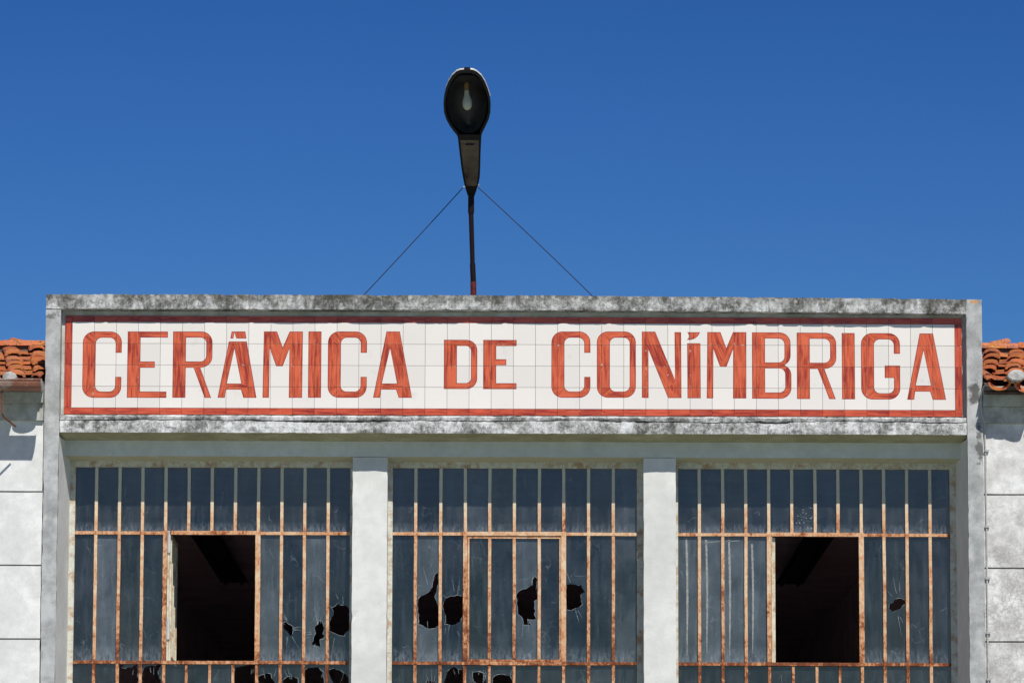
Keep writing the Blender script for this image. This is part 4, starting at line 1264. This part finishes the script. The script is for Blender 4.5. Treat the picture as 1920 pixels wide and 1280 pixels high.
def wing(s, wallmat, lab):
    rt = empty('side_wing', (s * 4.4, 0.3, 0), label=lab, cat='building')
    xa, xb = (3.1725, 5.6) if s > 0 else (-5.6, -3.1725)
    # wall courses divided by recessed grooves
    lv = [5.640, 5.159, 4.662, 4.166, 3.669, 0.0]
    for i in range(5):
        m = MB()
        z1 = lv[i] - (0.0055 if i else 0); z0 = lv[i + 1] + (0.0055 if i < 4 else 0)
        rough_block(m, [(xa, 0.03), (xb, 0.03), (xb, 0.42), (xa, 0.42)], z0, z1, 0.06, 0.0012, 0.006, seed=20 + i + s, zstep=0.05)
        m.build('wall_course', wallmat, rt, origin=(s * 4.4, .2, z0))
    m = MB(); m.box(xa + .001, xb - .001, 0.052, 0.41, 0.01, 5.63); m.build('wall_core', M['mortar'], rt, origin=(s * 4.4, .2, 0))
    # stepped cornice
    m = MB()
    rough_block(m, [(-0.002, 5.6405), (0.40, 5.6405), (0.40, 5.752), (-0.008, 5.752)], xa, xb, 0.05, 0.0015, 0.008, seed=31 + s, axis='x', zstep=.05)
    m.build('cornice_band', M['cornice'], rt, origin=(s * 4.4, .1, 5.65))
    m = MB()
    rough_block(m, [(-0.045, 5.7525), (0.40, 5.7525), (0.40, 5.885), (-0.055, 5.885)], xa if s < 0 else xa, xb, 0.05, 0.0015, 0.008, seed=33 + s, axis='x', zstep=.05)
    m.build('cornice_band', M['cornice'], rt, origin=(s * 4.4, .1, 5.75))
    # roof: eave line then rows of pan and cover tiles
    ey = -0.30; ez = EZ
    def rp(u, off=0.0):
        return ey + u * cos(SL) - off * sin(SL), ez + u * sin(SL) + off * cos(SL)
    y0, z0 = rp(0.16, -0.085); y1, z1 = rp(NR * EXP + .1, -0.10)
    m = MB(); m.prism([(y0, z0), (y1, z1), (y1, z1 - .05), (y0, z0 - .02)], xa + .003, xb, 'x'); m.build('roof_deck', M['dark_mortar'], rt, origin=(s * 4.4, 0, z0))
    m = MB(); m.prism([(y1 + .01, z1 - .01), (y1 + 2.4, z1 - .62), (y1 + 2.4, z1 - .67), (y1 + .01, z1 - .06)], xa + .003, xb, 'x'); m.build('rear_roof', M['roof'], rt, origin=(s * 4.4, 3, z1))
    ncol = 13
    per = 0.172
    x_first = XF[s]
    for c in range(-3, ncol):
        xp = x_first + s * per * c
        if abs(xp) > 5.55: break
        for kind in (0, 1):
            X = xp + (s * per / 2 if kind else 0)
            for r in range(NR):
                jx = rnd.uniform(-.006, .006); jr = rnd.uniform(-.03, .03); ju = rnd.uniform(-.05, .05)
                y_, z_ = rp(r * EXP + ju + (0.0 if kind == 0 else 0.03), 0.0 if kind else -0.012)
                X2 = X + s * SKEW * (y_ - ey)
                if kind and y_ < 0.05 and 3.13 < abs(X2) < 3.227:
                    link_mesh('roof_tile', ME_COVER, (s * 3.208, y_, z_ + .006), rt, rot=(SL - .04, 0, 0), scale=(.52, 1, .8)); continue
                if abs(X2) - (.055 if y_ < 0.05 else 0.0) < 3.172: continue
                link_mesh('roof_tile', ME_COVER if kind else (ME_PAN0 if r == 0 else ME_PAN), (X2 + jx, y_, z_ + (0.006 if kind else (0.004 if r else 0.0)) + rnd.uniform(-.006, .010)), rt, rot=(SL - 0.04 + rnd.uniform(-.016, .016), rnd.uniform(-.13, .13), jr - s * SKEW))
    # ridge
    yr, zr = rp(NR * EXP + .06, 0.0)
    m = MB()
    rough_block(m, [(yr - .05, zr - .12), (yr + .10, zr - .12), (yr + .05, zr + .018), (yr - .02, zr + .018)], xa + .003, xb, .05, .006, .01, seed=40 + s, axis='x', zstep=.04)
    m.build('ridge_mortar', M['dark_mortar'], rt, origin=(s * 4.4, yr, zr))  # mortar colour darkened to draw the shadow band under the ridge tiles
    k = 0; X = xa + (.02 if s > 0 else 0)
    x_ = RX[s]
    while x_ < xb + .3 and k < 9:
        link_mesh('ridge_tile', ME_RIDGE, (x_, yr, zr + .005 + rnd.uniform(-.004, .004)), rt, rot=(0.0, rnd.uniform(-.02, .02), -pi / 2 if s > 0 else -pi / 2))
        x_ += .40; k += 1
    # one loose ridge tile riding up on the others
    xt, zt = at(*LOOSE[s], yr)
    link_mesh('ridge_tile', ME_RIDGE, (xt - .03, yr + .05, zt - .062), rt, rot=(0.25, 0.0, -0.75 if s > 0 else 0.6), scale=(.62, .45, .75), label='short ridge tile lying askew on top')
    # mortar plug in one cover tile at the eave
    px_, pz_ = at(*PLUG[s], ey - .02)
    m = MB()
    r_ = 0.062 if s > 0 else .05
    n_ = 14
    ring = [(px_ + r_ * cos(pi * i / n_) * (1 + .08 * noise.noise(Vector((i, s, 0)))), pz_ + r_ * .82 * sin(pi * i / n_)) for i in range(n_ + 1)] + [(px_ - r_ * .5, pz_ - .022), (px_ + r_ * .4, pz_ - .026)]
    m.prism(ring, ey - .03, ey + .12, 'y')
    m.build('mortar_plug', M['plug'], rt, origin=(px_, ey, pz_), smooth=False, bevel=.006)
    return rt

M['dark_mortar'] = mat_plain('darkened_mortar', (0.16, 0.13, 0.11), 0.95, 0.5, 40.0, dirt=(0.06, 0.05, 0.04), bump=0.7)
M['plug'] = mat_plain('pale_mortar', (0.62, 0.61, 0.58), 0.9, 0.5, 35.0, dirt=(0.30, 0.29, 0.27), bump=0.7)
EZ = at(1880, 716, -0.30)[1]
XF = {1: 3.255, -1: -3.235}
RX = {1: 3.19, -1: -5.62}
LOOSE = {1: (1866, 632), -1: (55, 630)}
PLUG = {1: (1906, 707), -1: (18, 708)}
wr_ = wing(1, M['wall_old'], 'white crazed side wing with orange tiled roof at the right edge of the sign frame')
wl_ = wing(-1, M['wall'], 'white side wing with orange tiled roof and brown gutter at the left edge')

# gutter along the left eave, with its end stop and a hanging rod
m = MB()
gy, gz, gr = -0.36, at(40, 711, -0.43)[1], 0.072
prof = [(gy + gr * cos(pi + pi * k / 10), gz - .002 + gr * 0.95 * sin(pi + pi * k / 10)) for k in range(11)]
inner_ = [(gy + (gr - .004) * cos(2 * pi - pi * k / 10), gz + (gr - .004) * 0.95 * sin(2 * pi - pi * k / 10)) for k in range(11)]
xe = at(77, 720, -0.4)[0]
m.prism(prof + inner_, -5.6, xe, 'x')
m.tube([(-5.6, gy - gr, gz), (xe, gy - gr, gz)], .007, 6)
gut = m.build('gutter', M['gutter'], wl_, origin=(-4.3, gy, gz), smooth=False)
m = MB(); m.prism([(gy + (gr + .002) * cos(pi + pi * k / 10), gz + (gr + .002) * .95 * sin(pi + pi * k / 10)) for k in range(11)], xe + .0005, xe + .006, 'x')
m.build('end_stop', M['zinc'], gut, origin=(xe, gy, gz))
m = MB()
qs = [at3(3.5, 730, -0.37), at3(4, 775, -0.36), at3(8, 782, -.34), at3(29, 799, -0.20)]
m.tube(qs, .0068, 8)
m.build('gutter_rod', M['rust'], gut, origin=qs[0])

# cable coming down beside the right pier
cb_ = empty('cable', (3.195, 0.03, 3.0), label='pale cable clipped down the joint between right pier and crazed wall', cat='cable')
pts = [at3(1851, 719, -.10), at3(1845, 724, -.08), at3(1840.5, 735, -.05), at3(1839, 755, -.03), at3(1841, 775, -.02), at3(1845.5, 795, .0), at3(1847, 815, .012), at3(1847.2, 830, .018)]
b_ = at3(1847, 900, .035)
zz = pts[-1].z
while zz > 1.5:
    zz -= .12; pts.append(Vector((pts[7].x + .003 + .003 * noise.noise(Vector((zz * 3, 0, 0))), .019, zz)))
m = MB(); m.tube(pts, .0058, 6); m.build('sheath', M['cable'], cb_, origin=pts[0])
for (py, px_) in ((845, 1849), (987, 1850), (1084, 1851), (1186, 1852), (1273, 1853)):
    c_ = at3(px_, py, .036)
    m = MB(); m.box(c_.x - .014, c_.x + .016, .008, .034, c_.z - .008, c_.z + .006); m.tube([(c_.x + .010, .026, c_.z), (c_.x + .010, .012, c_.z)], .004, 6)
    m.build('clip', M['zinc'], cb_, origin=c_)
